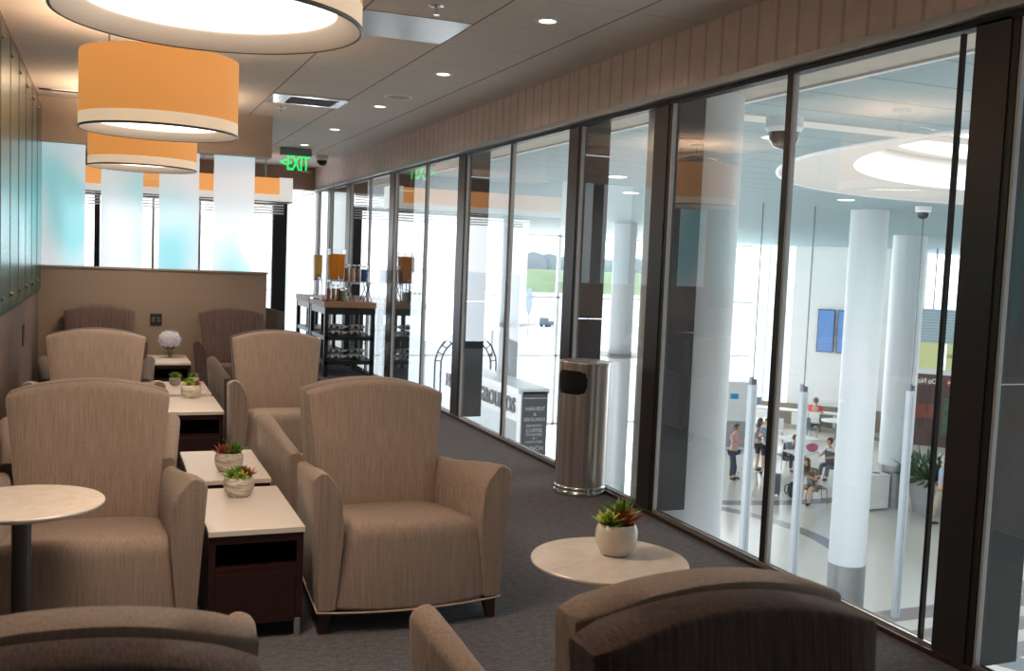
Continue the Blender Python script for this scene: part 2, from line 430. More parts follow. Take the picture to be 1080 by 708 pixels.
for x0, x1, w in ((-.58, -.20, 'leftmost, against the teal wall panels'), (-.06, .32, 'second from left, under the farthest drum lamp'), (.47, .845, 'third from left, over the hydrangea table'), (.985, 1.385, 'rightmost, at the open end')):
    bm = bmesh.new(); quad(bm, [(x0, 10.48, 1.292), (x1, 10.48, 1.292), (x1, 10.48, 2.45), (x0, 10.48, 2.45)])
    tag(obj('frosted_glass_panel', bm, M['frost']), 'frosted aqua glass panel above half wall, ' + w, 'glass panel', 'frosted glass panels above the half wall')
structure('window_20', quad(bmesh.new(), [(.32, 10.49, 1.292), (.47, 10.49, 1.292), (.47, 10.49, 2.45), (.32, 10.49, 2.45)]), M['glass'])
# outlet on the half wall
t = thing('outlet_plate', 'black double power outlet plate on the half wall', 'outlet', (.455, 10.42, .79))
obj('plate', box(-.055, .055, -.008, 0, -.06, .06), M['black'], t, bevel=.003)
for sx in (-1, 1):
    bm = bmesh.new(); bx(bm, sx*.026-.017, sx*.026+.017, -.012, -.008, -.028, .028)
    k = obj('socket', bm, mat('socket_grey', (.05, .05, .052), .4), t)
    b2 = bmesh.new()
    for dz in (-.014, .012):
        for dx in (-.006, .006): bx(b2, sx*.026+dx-.0015, sx*.026+dx+.0015, -.0128, -.012, dz-.004, dz+.004)
    obj('slots', b2, M['offwhite'], k)

# end of the lounge
structure('wall_far', box(-.75, 3.13, 15.95, 16.1, 2.50, ZC), M['header'])
bm = bmesh.new()
for a, b in ((-.18, -.10), (2.40, 2.62)): bx(bm, a, b, 15.95, 16.05, 0, 2.27)
bx(bm, -.60, 2.62, 15.95, 16.05, 2.24, 2.30)
structure('trim_7', bm, M['blackmetal'])
bm = bmesh.new(); bx(bm, -.10, 2.62, 15.97, 16.03, 0, .12); structure('trim_8', bm, M['blackmetal'])
for x in (.62, 1.29): structure('window_mullion', box(x, x+.035, 15.97, 16.03, .1, 2.26), M['strip'])
structure('trim_9', box(2.64, 2.87, 15.9, 16.2, 0, 2.50), M['frostwhite'])
structure('window_21', quad(bmesh.new(), [(-.60, 16.0, .0), (3.09, 16.0, .0), (3.09, 16.0, 2.50), (-.60, 16.0, 2.50)]), M['farglass'])
# slatted blind over the end windows
t = thing('window_blind', 'white slatted blind pulled up over the end wall windows', 'blind', (1.05, 15.86, 2.30))
obj('headrail', box(-1.6, 1.5, -.02, .02, .16, .20), M['white'], t)
for k in range(9):
    bm = bmesh.new(); z = .14 - k*.042
    quad(bm, [(-1.6, -.018, z-.01), (1.5, -.018, z-.01), (1.5, .018, z+.012), (-1.6, .018, z+.012)])
    obj('slat', bm, M['white'], t)

# ceiling fixtures --------------------------------------------------------
def downlight(x, y, label):
    t = thing('recessed_downlight', label, 'ceiling light', (x, y, ZC), 0, 'recessed ceiling downlights')
    bm = bmesh.new(); lathe(bm, [(.048, -.004), (.068, -.006), (.075, 0)], 24); obj('trim_ring', bm, M['white'], t, smooth=True)
    bm = bmesh.new(); lathe(bm, [(.0, -.003), (.048, -.003)], 24); obj('lens', bm, M['downlight'], t)
    li = bpy.data.lights.new('downlight_beam', 'SPOT'); li.energy = 24; li.color = (1, .82, .66); li.spot_size = 2.75; li.spot_blend = .8; li.shadow_soft_size = .05
    lo = bpy.data.objects.new('downlight_beam', li); C.objects.link(lo); lo.location = (x, y, ZC-.03)
for y, l in ((5.24, 'nearest lit downlight in the ceiling, above the steel bin'), (7.12, 'second nearest lit downlight in the ceiling row'), (8.97, 'third lit downlight, just beyond the round speaker grille'), (10.9, 'fourth lit downlight in the ceiling row'), (12.7, 'farthest lit downlight, right before the exit sign')):
    downlight(2.28, y, l)
t = thing('ceiling_speaker', 'round white speaker grille flush in the ceiling between two downlights', 'speaker', (2.28, 8.34, ZC))
bm = bmesh.new(); lathe(bm, [(.10, -.006), (.115, -.008), (.125, 0)], 28); obj('ring', bm, M['white'], t, smooth=True)
bm = bmesh.new(); lathe(bm, [(.0, -.004), (.10, -.004)], 28); obj('grille', bm, mat('grille_grey', (.42, .40, .38), .6, var=.3, scale=200), t)
for x, y, l in ((1.63, 5.25, 'small chrome sprinkler head in the ceiling near the camera'), (1.50, 9.62, 'small chrome sprinkler head beyond the ceiling air vent')):
    t = thing('sprinkler_head', l, 'sprinkler', (x, y, ZC), 0, 'ceiling sprinklers')
    bm = bmesh.new(); lathe(bm, [(.0, -.008), (.035, -.006), (.042, 0)], 20); obj('escutcheon', bm, M['chrome'], t, smooth=True)
    bm = bmesh.new(); tube(bm, (0, 0, 0), (0, 0, -.045), .009); tube(bm, (0, 0, -.045), (0, 0, -.05), .018); obj('nozzle', bm, M['chrome'], t)
# glossy access panel and air vent
t = thing('ceiling_panel', 'shiny grey metal panel set flush in the ceiling beside the nearest lamp', 'ceiling panel', (1.63, 5.83, ZC))
obj('plate', box(-.32, .31, -.30, .31, -.004, 0), mat('satin_panel', (.42, .42, .43), .30, .75, var=.12, scale=4), t)
t = thing('air_vent', 'chrome framed air vent in the ceiling right of the second lamp', 'vent', (1.63, 9.02, ZC))
bm = bmesh.new()
for a in ((-.33, .33, -.25, -.19), (-.33, .33, .19, .25), (-.33, -.17, -.19, .19), (.25, .33, -.19, .19)): bx(bm, a[0], a[1], a[2], a[3], -.012, 0)
obj('frame', bm, mat('vent_chrome', (.72, .76, .8), .22, .85), t)
obj('backing', box(-.17, .25, -.19, .19, -.003, 0), mat('vent_back', (.16, .16, .17), .6), t)
bm = bmesh.new()
for k in range(7): quad(bm, [(-.16, -.17+k*.055, -.004), (.24, -.17+k*.055, -.004), (.24, -.14+k*.055, -.016), (-.16, -.14+k*.055, -.016)])
obj('louvers', bm, M['chrome'], t)
t = thing('air_vent', 'dark slot air vent in the ceiling at the left above the half wall', 'vent', (-.22, 9.9, ZC))
obj('frame', box(-.25, .22, -.10, .10, -.008, 0), M['white'], t)
obj('slot', box(-.35, .20, -.08, -.02, -.012, -.004), M['black'], t)
# exit sign
t = thing('exit_sign', 'green EXIT sign with a left arrow hanging from the ceiling', 'sign', (2.26, 13.2, ZC))
obj('housing', box(-.20, .20, -.04, .04, -.10, 0), mat('exit_housing', (.22, .25, .23), .4, .5), t, bevel=.004)
p_ = obj('acrylic_plate', box(-.185, .185, -.006, .006, -.30, -.10), M['clear'], t)
text_obj('lettering', 'EXIT', .275, M['exitgreen'], t, (.028, -.012, -.20), (PI/2, 0, 0), bold=.004, sx=.52)
text_obj('arrow', '<', .15, M['exitgreen'], t, (-.160, -.012, -.195), (PI/2, 0, 0), bold=.003)
# dome camera
def dome(name, loc, label, r=.07):
    t = thing(name, label, 'security camera', loc)
    bm = bmesh.new(); lathe(bm, [(0, 0), (r, 0), (r*1.02, -r*.55), (r*.86, -r*.8)], 24); obj('mount', bm, M['white'], t, smooth=True, auto=.6)
    bm = bmesh.new(); lathe(bm, [(r*.86, -r*.78), (r*.8, -r*1.2), (r*.55, -r*1.55), (r*.2, -r*1.68), (.001, -r*1.7)], 24); obj('dome_cover', bm, mat('smoked_dome', (.02, .02, .022), .08), t, smooth=True)
    return t
dome('dome_camera', (2.74, 13.9, ZC), 'white dome security camera on the lounge ceiling right of the exit sign', .085)

# ------------------------------------------------------------------ DRUM LAMPS
def drum(y, label):
    t = thing('drum_pendant_lamp', label, 'lamp', (.285, y, 2.185), 0, 'drum pendant lamps in a row')
    R = .45
    bm = bmesh.new(); lathe(bm, [(R, .075), (R, .44)], 72); sh = obj('shade', bm, M['shade'], t, smooth=True)
    bm = bmesh.new(); lathe(bm, [(R-.004, .44), (R-.004, .10)], 72); obj('lining', bm, M['shadein'], sh, smooth=True)
    bm = bmesh.new(); lathe(bm, [(R+.001, .006), (R+.001, .077)], 72); obj('bottom_band', bm, M['shadeband'], t, smooth=True)
    bm = bmesh.new(); lathe(bm, [(R+.003, .010), (R+.004, .0), (R-.002, -.003), (R-.006, .0)], 72); obj('rim', bm, M['rim'], t, smooth=True)
    bm = bmesh.new(); lathe(bm, [(R+.003, .44), (R-.004, .445)], 72); obj('top_rim', bm, M['rim'], t, smooth=True)
    bm = bmesh.new(); lathe(bm, [(R-.004, .0), (R-.075, .045), (R-.075, .06)], 72); obj('inner_band', bm, M['shadein'], t, smooth=True)
    bm = bmesh.new(); lathe(bm, [(0.0, .052), (R-.075, .052)], 72); obj('diffuser', bm, M['diffuser'], t)
    bm = bmesh.new(); tube(bm, (0, 0, .06), (0, 0, ZC-2.185), .012); obj('stem', bm, M['chrome'], t)
    bm = bmesh.new()
    for k in range(3):
        a = k*2*PI/3+.4; tube(bm, (0, 0, .58), (R*math.cos(a), R*math.sin(a), .44), .003, .003, 6)
    obj('wires', bm, M['chrome'], t)
    bm = bmesh.new(); lathe(bm, [(0, .675-.03), (.07, .675-.03), (.075, .675)], 24); obj('canopy', bm, M['white'], t, smooth=True, auto=.5)
    return t
drum(3.20, 'nearest drum pendant lamp, cut off by the top of the view')
drum(6.40, 'middle amber drum pendant lamp of the row')
drum(9.42, 'farthest amber drum pendant lamp, over the half wall seats')
for y in (3.2, 6.4, 9.42):
    l = bpy.data.lights.new('lamp_bulb', 'POINT'); l.energy = 62; l.color = (1, .70, .45); l.shadow_soft_size = .12
    o = bpy.data.objects.new('lamp_bulb', l); C.objects.link(o); o.location = (.285, y, 2.50)
# long box lamp at the far end
t = thing('box_pendant_lamp', 'long amber box lamp with a white lower edge near the end wall', 'lamp', (.8, 14.4, 2.21))
obj('shade', box(-1.38, 1.42, -.2, .2, .09, .32), M['farshade'], t)
obj('white_base', box(-1.38, 1.60, -.205, .205, 0, .09), M['farwhite'], t)
obj('end_cap', box(1.42, 1.60, -.205, .205, .09, .33), M['farwhite'], t)
for x in (-1.0, .3, 1.25): obj('stem', tube(bmesh.new(), (x, 0, .32), (x, 0, ZC-2.21), .012), M['chrome'], t)
obj('black_edge', box(-1.38, 1.60, -.207, .207, -.012, 0), M['black'], t)

# ------------------------------------------------------------------ ARMCHAIRS
def make_chair(fab):
    t = bpy.data.objects.new('armchair', None); link(t)
    # seat: side profile swept across the width (crowned top, bowed front)
    prof = fillet([(.22, .355), (-.355, .425), (-.385, .10), (.33, .10)], [.02, .075, .02, .01], 6)
    bm = bmesh.new(); rings = []
    K = 10
    for i in range(K+1):
        u = -1 + 2*i/K; ring = []
        for (y, z) in prof:
            k = (z-.10)/.32
            w = .312 - .030*max(0, min(1, k))
            yy = y - (.032*(1-u*u) if y < -.2 else 0)
            zz = z + (.022*(1-u**4) if z > .30 else 0) - (.012*(1-u*u) if z < .13 and y < -.2 else 0)
            ring.append((u*w, yy, zz))
        rings.append(ring)
    loft(bm, rings); obj('seat', bm, fab, t, smooth=True, auto=1.0)
    # arms
    def arm(s):
        bm = bmesh.new(); rings = []
        front = fillet([(.312, .10), (.282, .43), (.300, .585), (.366, .664), (.420, .640), (.382, .10)], [.004, .05, .09, .055, .035, .004], 5)
        back = fillet([(.300, .10), (.272, .37), (.274, .50), (.300, .560), (.352, .560), (.345, .10)], [.004, .05, .03, .03, .02, .004], 5)
        for f, inset in ((0, .014), (.012, .004), (.035, 0), (.25, 0), (.5, 0), (.75, 0), (1, 0)):
            ring = []
            e = f*f*(3-2*f)*.5 + f*.5
            for (a, b) in zip(front, back):
                x = a[0]*(1-e) + b[0]*e; z = a[1]*(1-e) + b[1]*e
                cx, cz = .345, .36
                x = cx + (x-cx)*(1-inset*6); z = cz + (z-cz)*(1-inset*1.6)
                bow = -.03*(1-((x)/.62)**2)+.018
                ring.append((s*x, -.392 + f*.69, z))
            rings.append(ring)
        loft(bm, rings); return bm
    for s in (-1, 1): obj('arm', arm(s), fab, t, smooth=True, auto=.9)
    # back
    bm = bmesh.new(); rings = []
    K = 12
    def backring(z, hw, yf, yb, arch, ins=0):
        ring = []
        for i in range(K+1):
            u = -1 + 2*i/K
            rr = .02*max(0, (abs(u)-.86)/.14)**2
            ring.append((u*(hw-ins), yf+rr+ins + .015*(1-u*u), z + arch*(1-u*u)))
        for i in range(K+1):
            u = 1 - 2*i/K
            rr = .02*max(0, (abs(u)-.86)/.14)**2
            ring.append((u*(hw-ins*.4+.004), yb-rr-ins*.3, z + arch*(1-u*u)))
        return ring
    zs = [(.10, .300, .20, .372, 0), (.36, .272, .165, .374, 0), (.50, .276, .185, .376, 0), (.66, .291, .212, .378, .01), (.80, .307, .236, .380, .03), (.845, .3125, .243, .380, .042), (.862, .3135, .247, .380, .045), (.870, .312, .250, .378, .046)]
    for i, (z, hw, yf, yb, ar) in enumerate(zs): rings.append(backring(z, hw, yf, yb, ar))
    rings.append(backring(.876, .306, .252, .376, .048, .008))
    vs = loft(bm, rings, cap=False)
    n = 2*(K+1)
    for L in (vs[0], vs[-1]):
        for i in range(K): bm.faces.new((L[i], L[i+1], L[n-2-i], L[n-1-i]))
    obj('backrest', bm, fab, t, smooth=True, auto=.9)
    # piping round the bottom edge
    bm = bmesh.new(); pts = []
    for i in range(13):
        u = -1+2*i/12; pts.append((u*.385, -.387-.030*(1-u*u), .098-.010*(1-u*u)))
    path(bm, pts, .0045, 6); path(bm, [pts[0], (-.345, .33, .098)], .0045, 6); path(bm, [pts[-1], (.345, .33, .098)], .0045, 6)
    obj('piping', bm, M['pipe'], t)
    for sx, y in ((-1, -.335), (1, -.335), (-1, .32), (1, .32)):
        x = sx*(.345 if y < 0 else .31); bm = bmesh.new()
        r = []
        for z, h, dx in ((.0, .017, .012), (.105, .029, 0)):
            r.append([(x+sx*dx+a*h, y+(-.01 if y < 0 else .01)*(1 if z == 0 else 0)+b*h, z) for a, b in ((-1, -1), (1, -1), (1, 1), (-1, 1))])
        loft(bm, r); obj('leg', bm, M['legwood'], t, bevel=.003)
    return t
XL, XR = -.06, 1.16
chairs = [
 (XR, 4.18, 0, 'taupe', 'taupe armchair facing the camera in mid view, whole seat and legs visible'),
 (XL, 4.18, 0, 'taupe', 'taupe armchair facing the camera behind the nearest left round table'),
 (XR, 4.96, PI, 'taupe', 'taupe armchair facing away, back to back with the fully visible middle armchair'),
 (XL, 4.96, PI, 'taupe', 'taupe armchair facing away, mostly hidden behind the big left armchair'),
 (XR, 7.06, 0, 'taupe', 'taupe armchair facing the camera on the right, second in its column, before a dark armchair'),
 (XL, 7.06, 0, 'taupe', 'taupe armchair facing the camera on the left, behind the middle round table'),
 (XR, 7.84, PI, 'dark', 'dark brown armchair facing away, back to back with a taupe one on the right'),
 (XL, 7.84, PI, 'dark', 'dark brown armchair facing away, back to back with a taupe one on the left'),
 (XR, 10.0, 0, 'dark', 'dark brown armchair against the half wall, right of the hydrangea table'),
 (XL, 10.0, 0, 'dark', 'dark brown armchair against the half wall, left of the hydrangea table'),
 (1.07, 1.19, 0, 'dark', 'dark striped armchair in the right foreground, only its back top showing'),
 (-.075, 1.22, 0, 'dark', 'dark striped armchair in the left foreground, only its back top showing'),
 (1.112, 1.96, PI, 'taupe', 'taupe armchair facing away in the right foreground, behind the dark striped back'),
 (-.065, 2.0, PI, 'taupe', 'taupe armchair facing away in the left foreground, behind the dark striped back'),
 (1.43, 11.02, PI, 'dark', 'dark brown armchair beyond the half wall, only an arm peeking out'),
]
first = {}
for x, y, rz, f, lab in chairs:
    if f not in first:
        t = make_chair(M[f]); first[f] = t; t.location = (x, y, 0); t.rotation_euler = (0, 0, rz); t['label'] = lab; t['category'] = 'armchair'
        t['group'] = 'taupe lounge armchairs' if f == 'taupe' else 'dark brown lounge armchairs'
    else:
        d = dup(first[f], (x, y, 0), rz, lab)
        if y < 2.2: d.scale = (.965, .985, .968 if x > 0 else .985)

# ------------------------------------------------------------------ SIDE TABLES
def side_table(loc, label):
    t = thing('side_table', label, 'table', loc, 0, 'white topped side tables between the armchairs')
    hx, hy = .182, .357
    obj('tabletop', box(-hx, hx, -hy, hy, .418, .44), M['stone'], t, bevel=.002)
    a, b = hx-.004, hy-.01
    bm = bmesh.new()
    bx(bm, -a, -a+.025, -b, b, .06, .418); bx(bm, a-.025, a, -b, b, .06, .418)
    bx(bm, -a+.025, a-.025, -b, b, .385, .418); bx(bm, -a+.025, a-.025, b-.02, b, .06, .385)
    obj('carcass', bm, M['tablewood'], t)
    obj('shelf', box(-a+.025, a-.025, -b, b-.02, .27, .29), M['tablewood'], t)
    dr = obj('drawer_front', box(-a+.027, a-.027, -b-.002, -b+.018, .065, .268), M['tablewood'], t, bevel=.002)
    for sx in (-1, 1):
        for sy in (-1, 1):
            obj('leg', box(sx*(a-.018)-.012, sx*(a-.018)+.012, sy*(b-.012)-.014, sy*(b-.012)+.014, 0, .075 if sy < 0 else .06), M['chrome'], t)
    return t
ys_ = [(4.18, 'white topped dark wood side table right of the big left armchair, nearest one'), (5.05, 'white topped side table just behind the nearest side table'), (7.095, 'white topped side table left of the second right armchair, third from the camera'), (7.95, 'white topped side table fourth from the camera, small plant at its back'), (10.03, 'white topped side table at the half wall, holding the hydrangea vase')]
st = None
for y, l in ys_:
    x = .545 if y < 9 else .555
    if st is None: st = side_table((x, y, 0), l)
    else: dup(st, (x, y, 0), 0, l)

# ------------------------------------------------------------------ ROUND TABLES
def round_table(loc, h, label, off, r=.243):
    t = thing('round_table', label, 'table', loc, 0, 'small round pedestal tables')
    bm = bmesh.new(); lathe(bm, [(0, h-.018), (r-.012, h-.018), (r, h-.008), (r, h-.003), (r-.003, h)], 64); lathe(bm, [(r-.003, h), (0, h)], 64)
    obj('tabletop', bm, M['marble'], t, smooth=True, auto=.5)
    bm = bmesh.new(); tube(bm, (off, 0, .015), (off, 0, h-.018), .03, .03, 20); obj('post', bm, mat('grey_post', (.10, .10, .105), .35, .6), t, smooth=True, auto=.6)
    bm = bmesh.new(); lathe(bm, [(0, 0), (.19, 0), (.19, .008), (.185, .013), (0, .015)], 40, off, 0); obj('base_plate', bm, M['chrome'], t, smooth=True, auto=.5)
    return t
round_table((-.24, 3.56, 0), .655, 'round marble topped table at the left edge before the big taupe armchair', -.01)
round_table((1.445, 2.665, 0), .60, 'round marble topped table in the right foreground holding a succulent pot', 0)
round_table((-.15, 6.40, 0), .65, 'round marble topped table half hidden behind the big left armchair', 0)

# ------------------------------------------------------------------ POTS
def leaf(bm, base, direction, ln, wd, mi=0):
    d = Vector(direction).normalized(); up = Vector((0, 0, 1)); s = d.cross(up)
    s = Vector((1, 0, 0)) if s.length < .05 else s.normalized(); nn = s.cross(d).normalized()
    b = Vector(base); p = [b, b + d*ln*.45 + s*wd - nn*wd*.2, b + d*ln + nn*ln*.12, b + d*ln*.45 - s*wd - nn*wd*.2, b + d*ln*.4 + nn*wd*.55]
    v = [bm.verts.new(x) for x in p]
    for f in ((0, 1, 4), (1, 2, 4), (2, 3, 4), (3, 0, 4)):
        q = bm.faces.new([v[i] for i in f]); q.material_index = mi
def succulent(c, r, spiky):
    bm = bmesh.new()
    for ring, (cnt, el, ln) in enumerate(((9, .25, 1.0), (8, .65, .9), (6, 1.05, .75), (3, 1.4, .6))):
        for k in range(cnt):
            a = 2*PI*k/cnt + ring*.4 + random.uniform(-.15, .15)
            leaf(bm, c, (math.cos(a)*math.cos(el), math.sin(a)*math.cos(el), math.sin(el)), r*ln*(1.25 if spiky else 1)*random.uniform(.85, 1.1), r*(.13 if spiky else .26))
    return bm
def pot(loc, R, H, mtl, plants, label, cat='potted plant', name='succulent_pot'):
    t = thing(name, label, cat, loc, random.uniform(0, 6) if False else 0, 'potted succulents on the tables')
    bm = bmesh.new()
    lathe(bm, [(0, 0), (R*.62, 0), (R*.72, .004), (R*.93, H*.3), (R, H*.58), (R*.97, H*.82), (R*.86, H), (R*.82, H*1.005), (R*.78, H*.96), (R*.86, H*.8)], 36)
    obj('pot', bm, mtl, t, smooth=True)
    bm = bmesh.new(); lathe(bm, [(0, H*.88), (R*.84, H*.86)], 24); obj('soil', bm, M['soil'], t)
    for (dx, dy, dz, r, mm, sp) in plants:
        obj('succulent', succulent((dx*R, dy*R, H*.9+dz*R), r*R, sp), M[mm], t)
    return t
pot((.54, 4.38, .44), .066, .086, M['ceramic'], [(-.38, -.05, .0, .85, 'green', True), (.05, -.4, .0, .75, 'lime', False), (.5, -.05, .15, .72, 'redleaf', True), (.05, .45, .1, .8, 'green', True), (.35, .4, .4, .45, 'redleaf', False)], 'veined white bowl of green and red succulents on the nearest side table')
pot((.555, 4.90, .44), .068, .090, M['ceramic'], [(-.4, -.1, .05, .85, 'redleaf', True), (.42, .05, .15, .85, 'green', True), (.0, .4, .1, .7, 'redleaf', False), (.1, -.4, .0, .6, 'green', False)], 'veined white bowl with rust and green succulents on the second side table')
pot((.565, 7.40, .44), .072, .092, M['ceramic'], [(-.2, -.2, .05, .8, 'lime', False), (-.1, .3, .2, .8, 'green', True), (.55, -.1, .1, .6, 'redleaf', True)], 'veined white bowl with lime succulents on the third side table')
pot((.50, 8.10, .44), .045, .06, mat('speckled_grey_pot', (.30, .28, .26), .5, var=.5, scale=60), [(0, 0, .2, 1.1, 'green', True), (.4, -.2, .1, .9, 'lime', True)], 'small speckled grey pot of spiky green plant on the fourth side table')
pot((.64, 8.12, .44), .04, .06, M['ceramic'], [(0, 0, .2, 1.1, 'green', True), (.2, -.2, .2, .8, 'lime', True)], 'tiny pot of green succulent beside the speckled grey pot')
pot((1.49, 2.71, .60), .067, .098, M['glossyceramic'], [(-.42, .05, .15, .85, 'lime', False), (-.4, -.2, 0, .7, 'green', False), (.32, -.15, .1, .95, 'redleaf', True), (.35, .4, .35, .95, 'green', True), (.0, .3, .1, .7, 'redleaf', False)], 'glossy cream pot of lime and rust succulents on the right round table')
# hydrangea
t = thing('hydrangea_vase', 'pale blue hydrangea bloom in a small clear glass vase on the half wall table', 'flowers', (.570, 10.12, .44))
bm = bmesh.new(); lathe(bm, [(0, .004), (.045, .004), (.052, .02), (.052, .075), (.046, .085)], 24); obj('vase', bm, M['clear'], t, smooth=True)
bm = bmesh.new()
for k in range(4): tube(bm, (.015*math.cos(k*1.6), .015*math.sin(k*1.6), .01), (.03*math.cos(k*1.6+.8), .03*math.sin(k*1.6+.8), .13), .004, .004, 6)
for k in range(7): leaf(bm, (0, 0, .085), (math.cos(k*.9), math.sin(k*.9), .25), .085, .028)
obj('stems', bm, M['darkleaf'], t)
bm = bmesh.new()
for k in range(230):
    z = 1-2*(k+.5)/230
    if z < -.62: continue
    a = k*2.39996; s = math.sqrt(1-z*z); d = Vector((s*math.cos(a), s*math.sin(a), z*.86))
    c = Vector((0, 0, .175)) + d*.105*random.uniform(.9, 1.06); nn = d.normalized(); u = nn.orthogonal().normalized(); w = nn.cross(u)
    ph = random.uniform(0, 1.5)
    for q in range(4):
        an = ph + q*PI/2; e = u*math.cos(an) + w*math.sin(an); f = u*math.cos(an+.7) + w*math.sin(an+.7); g = u*math.cos(an-.7) + w*math.sin(an-.7)
        quad(bm, [c, c+g*.012+nn*.003, c+e*.021+nn*.005, c+f*.012+nn*.003])
obj('blossom', bm, mat('hydrangea_petals', (.62, .60, .72), .7, var=.25, scale=25), t)

# ------------------------------------------------------------------ STEEL BIN
def brushed():
    m, nt, p, out = newmat('brushed_stainless')
    tc = N(nt, 'ShaderNodeTexCoord'); mp = N(nt, 'ShaderNodeMapping'); mp.inputs['Scale'].default_value = (14, 14, .25)
    no = N(nt, 'ShaderNodeTexNoise'); no.inputs['Scale'].default_value = 2
    nt.links.new(tc.outputs['Object'], mp.inputs[0]); nt.links.new(mp.outputs[0], no.inputs['Vector'])
    rp = N(nt, 'ShaderNodeValToRGB'); rp.color_ramp.elements[0].color = (.56, .50, .46, 1); rp.color_ramp.elements[1].color = (.88, .80, .74, 1)
    rp.color_ramp.elements[0].position = .35; rp.color_ramp.elements[1].position = .65
    nt.links.new(no.outputs['Fac'], rp.inputs[0]); nt.links.new(rp.outputs[0], p.inputs['Base Color'])
    p.inputs['Roughness'].default_value = .30; p.inputs['Metallic'].default_value = 1
    return m
M['stainless'] = brushed()
t = thing('waste_bin', 'tall round stainless steel waste bin standing against the window wall', 'waste bin', (2.925, 5.86, 0))
R = .165; zt = .87
nseg = 128; bm = bmesh.new()
zs = [.055, .40] + [.655+.0085*k for k in range(21)] + [zt-.02]
oc = 3.60   # direction of the opening (towards the camera, left side)
g = [[bm.verts.new((R*math.cos(2*PI*i/nseg), R*math.sin(2*PI*i/nseg), z)) for i in range(nseg)] for z in zs]
def inside(i, j):
    a = 2*PI*(i+.5)/nseg; d = (a-oc+PI) % (2*PI) - PI; zc = (zs[j]+zs[j+1])/2
    return (abs(d-.01)/.74)**4 + (abs(zc-.74)/.078)**4 < 1
for j in range(len(zs)-1):
    for i in range(nseg):
        if inside(i, j): continue
        bm.faces.new((g[j][i], g[j][(i+1)%nseg], g[j+1][(i+1)%nseg], g[j+1][i]))
obj('body', bm, M['stainless'], t, smooth=True)
bm = bmesh.new(); lathe(bm, [(R-.006, .45), (R-.006, zt-.02)], 48); lathe(bm, [(0, .45), (R-.006, .45)], 48); obj('inner_liner', bm, M['black'], t, smooth=True)
bm = bmesh.new(); lathe(bm, [(R-.004, zt-.022), (R+.004, zt-.02), (R+.004, zt-.004), (R, zt), (R-.012, zt+.003), (0, zt-.004)], 64); obj('lid', bm, M['stainless'], t, smooth=True, auto=.5)
bm = bmesh.new(); lathe(bm, [(R-.01, 0), (R+.012, 0), (R+.013, .012), (R+.006, .026), (R+.002, .032), (R+.006, .045), (R, .056), (R-.01, .056)], 64); obj('base_ring', bm, M['chrome'], t, smooth=True)

# ------------------------------------------------------------------ DRINK CARTS
def printed():
    m, nt, p, out = newmat('black_white_printed_bag')
    tc = N(nt, 'ShaderNodeTexCoord'); no = N(nt, 'ShaderNodeTexNoise'); no.inputs['Scale'].default_value = 26; no.inputs['Detail'].default_value = 3; no.inputs['Distortion'].default_value = 1
    nt.links.new(tc.outputs['Object'], no.inputs['Vector'])
    rp = N(nt, 'ShaderNodeValToRGB'); rp.color_ramp.interpolation = 'CONSTANT'; e = rp.color_ramp.elements; e[0].color = (.03, .03, .03, 1); e[1].position = .5; e[1].color = (.8, .8, .8, 1)
    nt.links.new(no.outputs['Fac'], rp.inputs[0]); nt.links.new(rp.outputs[0], p.inputs['Base Color']); p.inputs['Roughness'].default_value = .4
    return m
M['printed'] = printed()
M['butcher'] = lines_mat('butcher_block', (.36, .20, .12), (.20, .10, .055), [(0, 0, .04, .002, .7)], .5, (.25, 12))
def cart(loc, w, d, label):
    t = thing('serving_cart', label, 'cart', loc, 0, 'butcher block serving carts')
    obj('tabletop', box(-.01, w+.01, -.01, d+.01, .855, .925), M['butcher'], t, bevel=.004)
    for x in (0, w-.05):
        for y in (0, d-.05): obj('leg', box(x, x+.05, y, y+.05, 0, .855), M['blackmetal'], t)
    bm = bmesh.new(); bx(bm, .05, w-.05, .005, .035, .77, .855); bx(bm, .05, w-.05, d-.035, d-.005, .77, .855); bx(bm, .005, .035, .05, d-.05, .77, .855); bx(bm, w-.035, w-.005, .05, d-.05, .77, .855)
    obj('apron', bm, M['blackmetal'], t)
    for z in (.20, .50): obj('shelf', box(0.01, w-.01, .0, d, z-.05, z), M['blackmetal'], t)
    for k in range(3):
        x = .16+k*(w-.32)/2; obj('upright', box(x-.018, x+.018, d-.03, d, 0.1, .8), M['blackmetal'], t)
    return t
CX, CY = 2.47, 12.1
cart((CX, CY, 0), .63, .95, 'dark metal serving cart with a wood top holding the orange juice dispenser')
cart((2.50, 13.30, 0), .56, .95, 'second dark serving cart farther along the window, behind the juice cart')
# printed bags on the shelves
def bag(loc, rz, label, s=1.0):
    bm = bmesh.new(); rings = []
    for f, h in ((0, .006), (.1, .03), (.35, .05), (.65, .048), (.9, .028), (1, .006)):
        r = []
        for q in range(12):
            a = 2*PI*q/12; r.append(((f-.5)*.26*s, math.cos(a)*.09*s*(1+.1*math.sin(f*9)), (math.sin(a)*h + .05)*s*.75))
        rings.append(r)
    loft(bm, rings); o = obj('snack_bag', bm, M['printed'], None, smooth=True); o.location = loc; o.rotation_euler = (0, 0, rz)
    return tag(o, label, 'bag', 'black and white printed bags on the cart shelves')
for si, z in enumerate((.203, .503)):
    for k in range(2):
        for q in range(2):
            bag((CX+.19+k*.25, CY+.20, z+q*.074), .12-k*.2+q*.1, 'black and white printed bag on the %s cart shelf, %s of the %s pile' % (('lower', 'upper')[si], ('bottom', 'top')[q], ('left', 'right')[k]), .88)
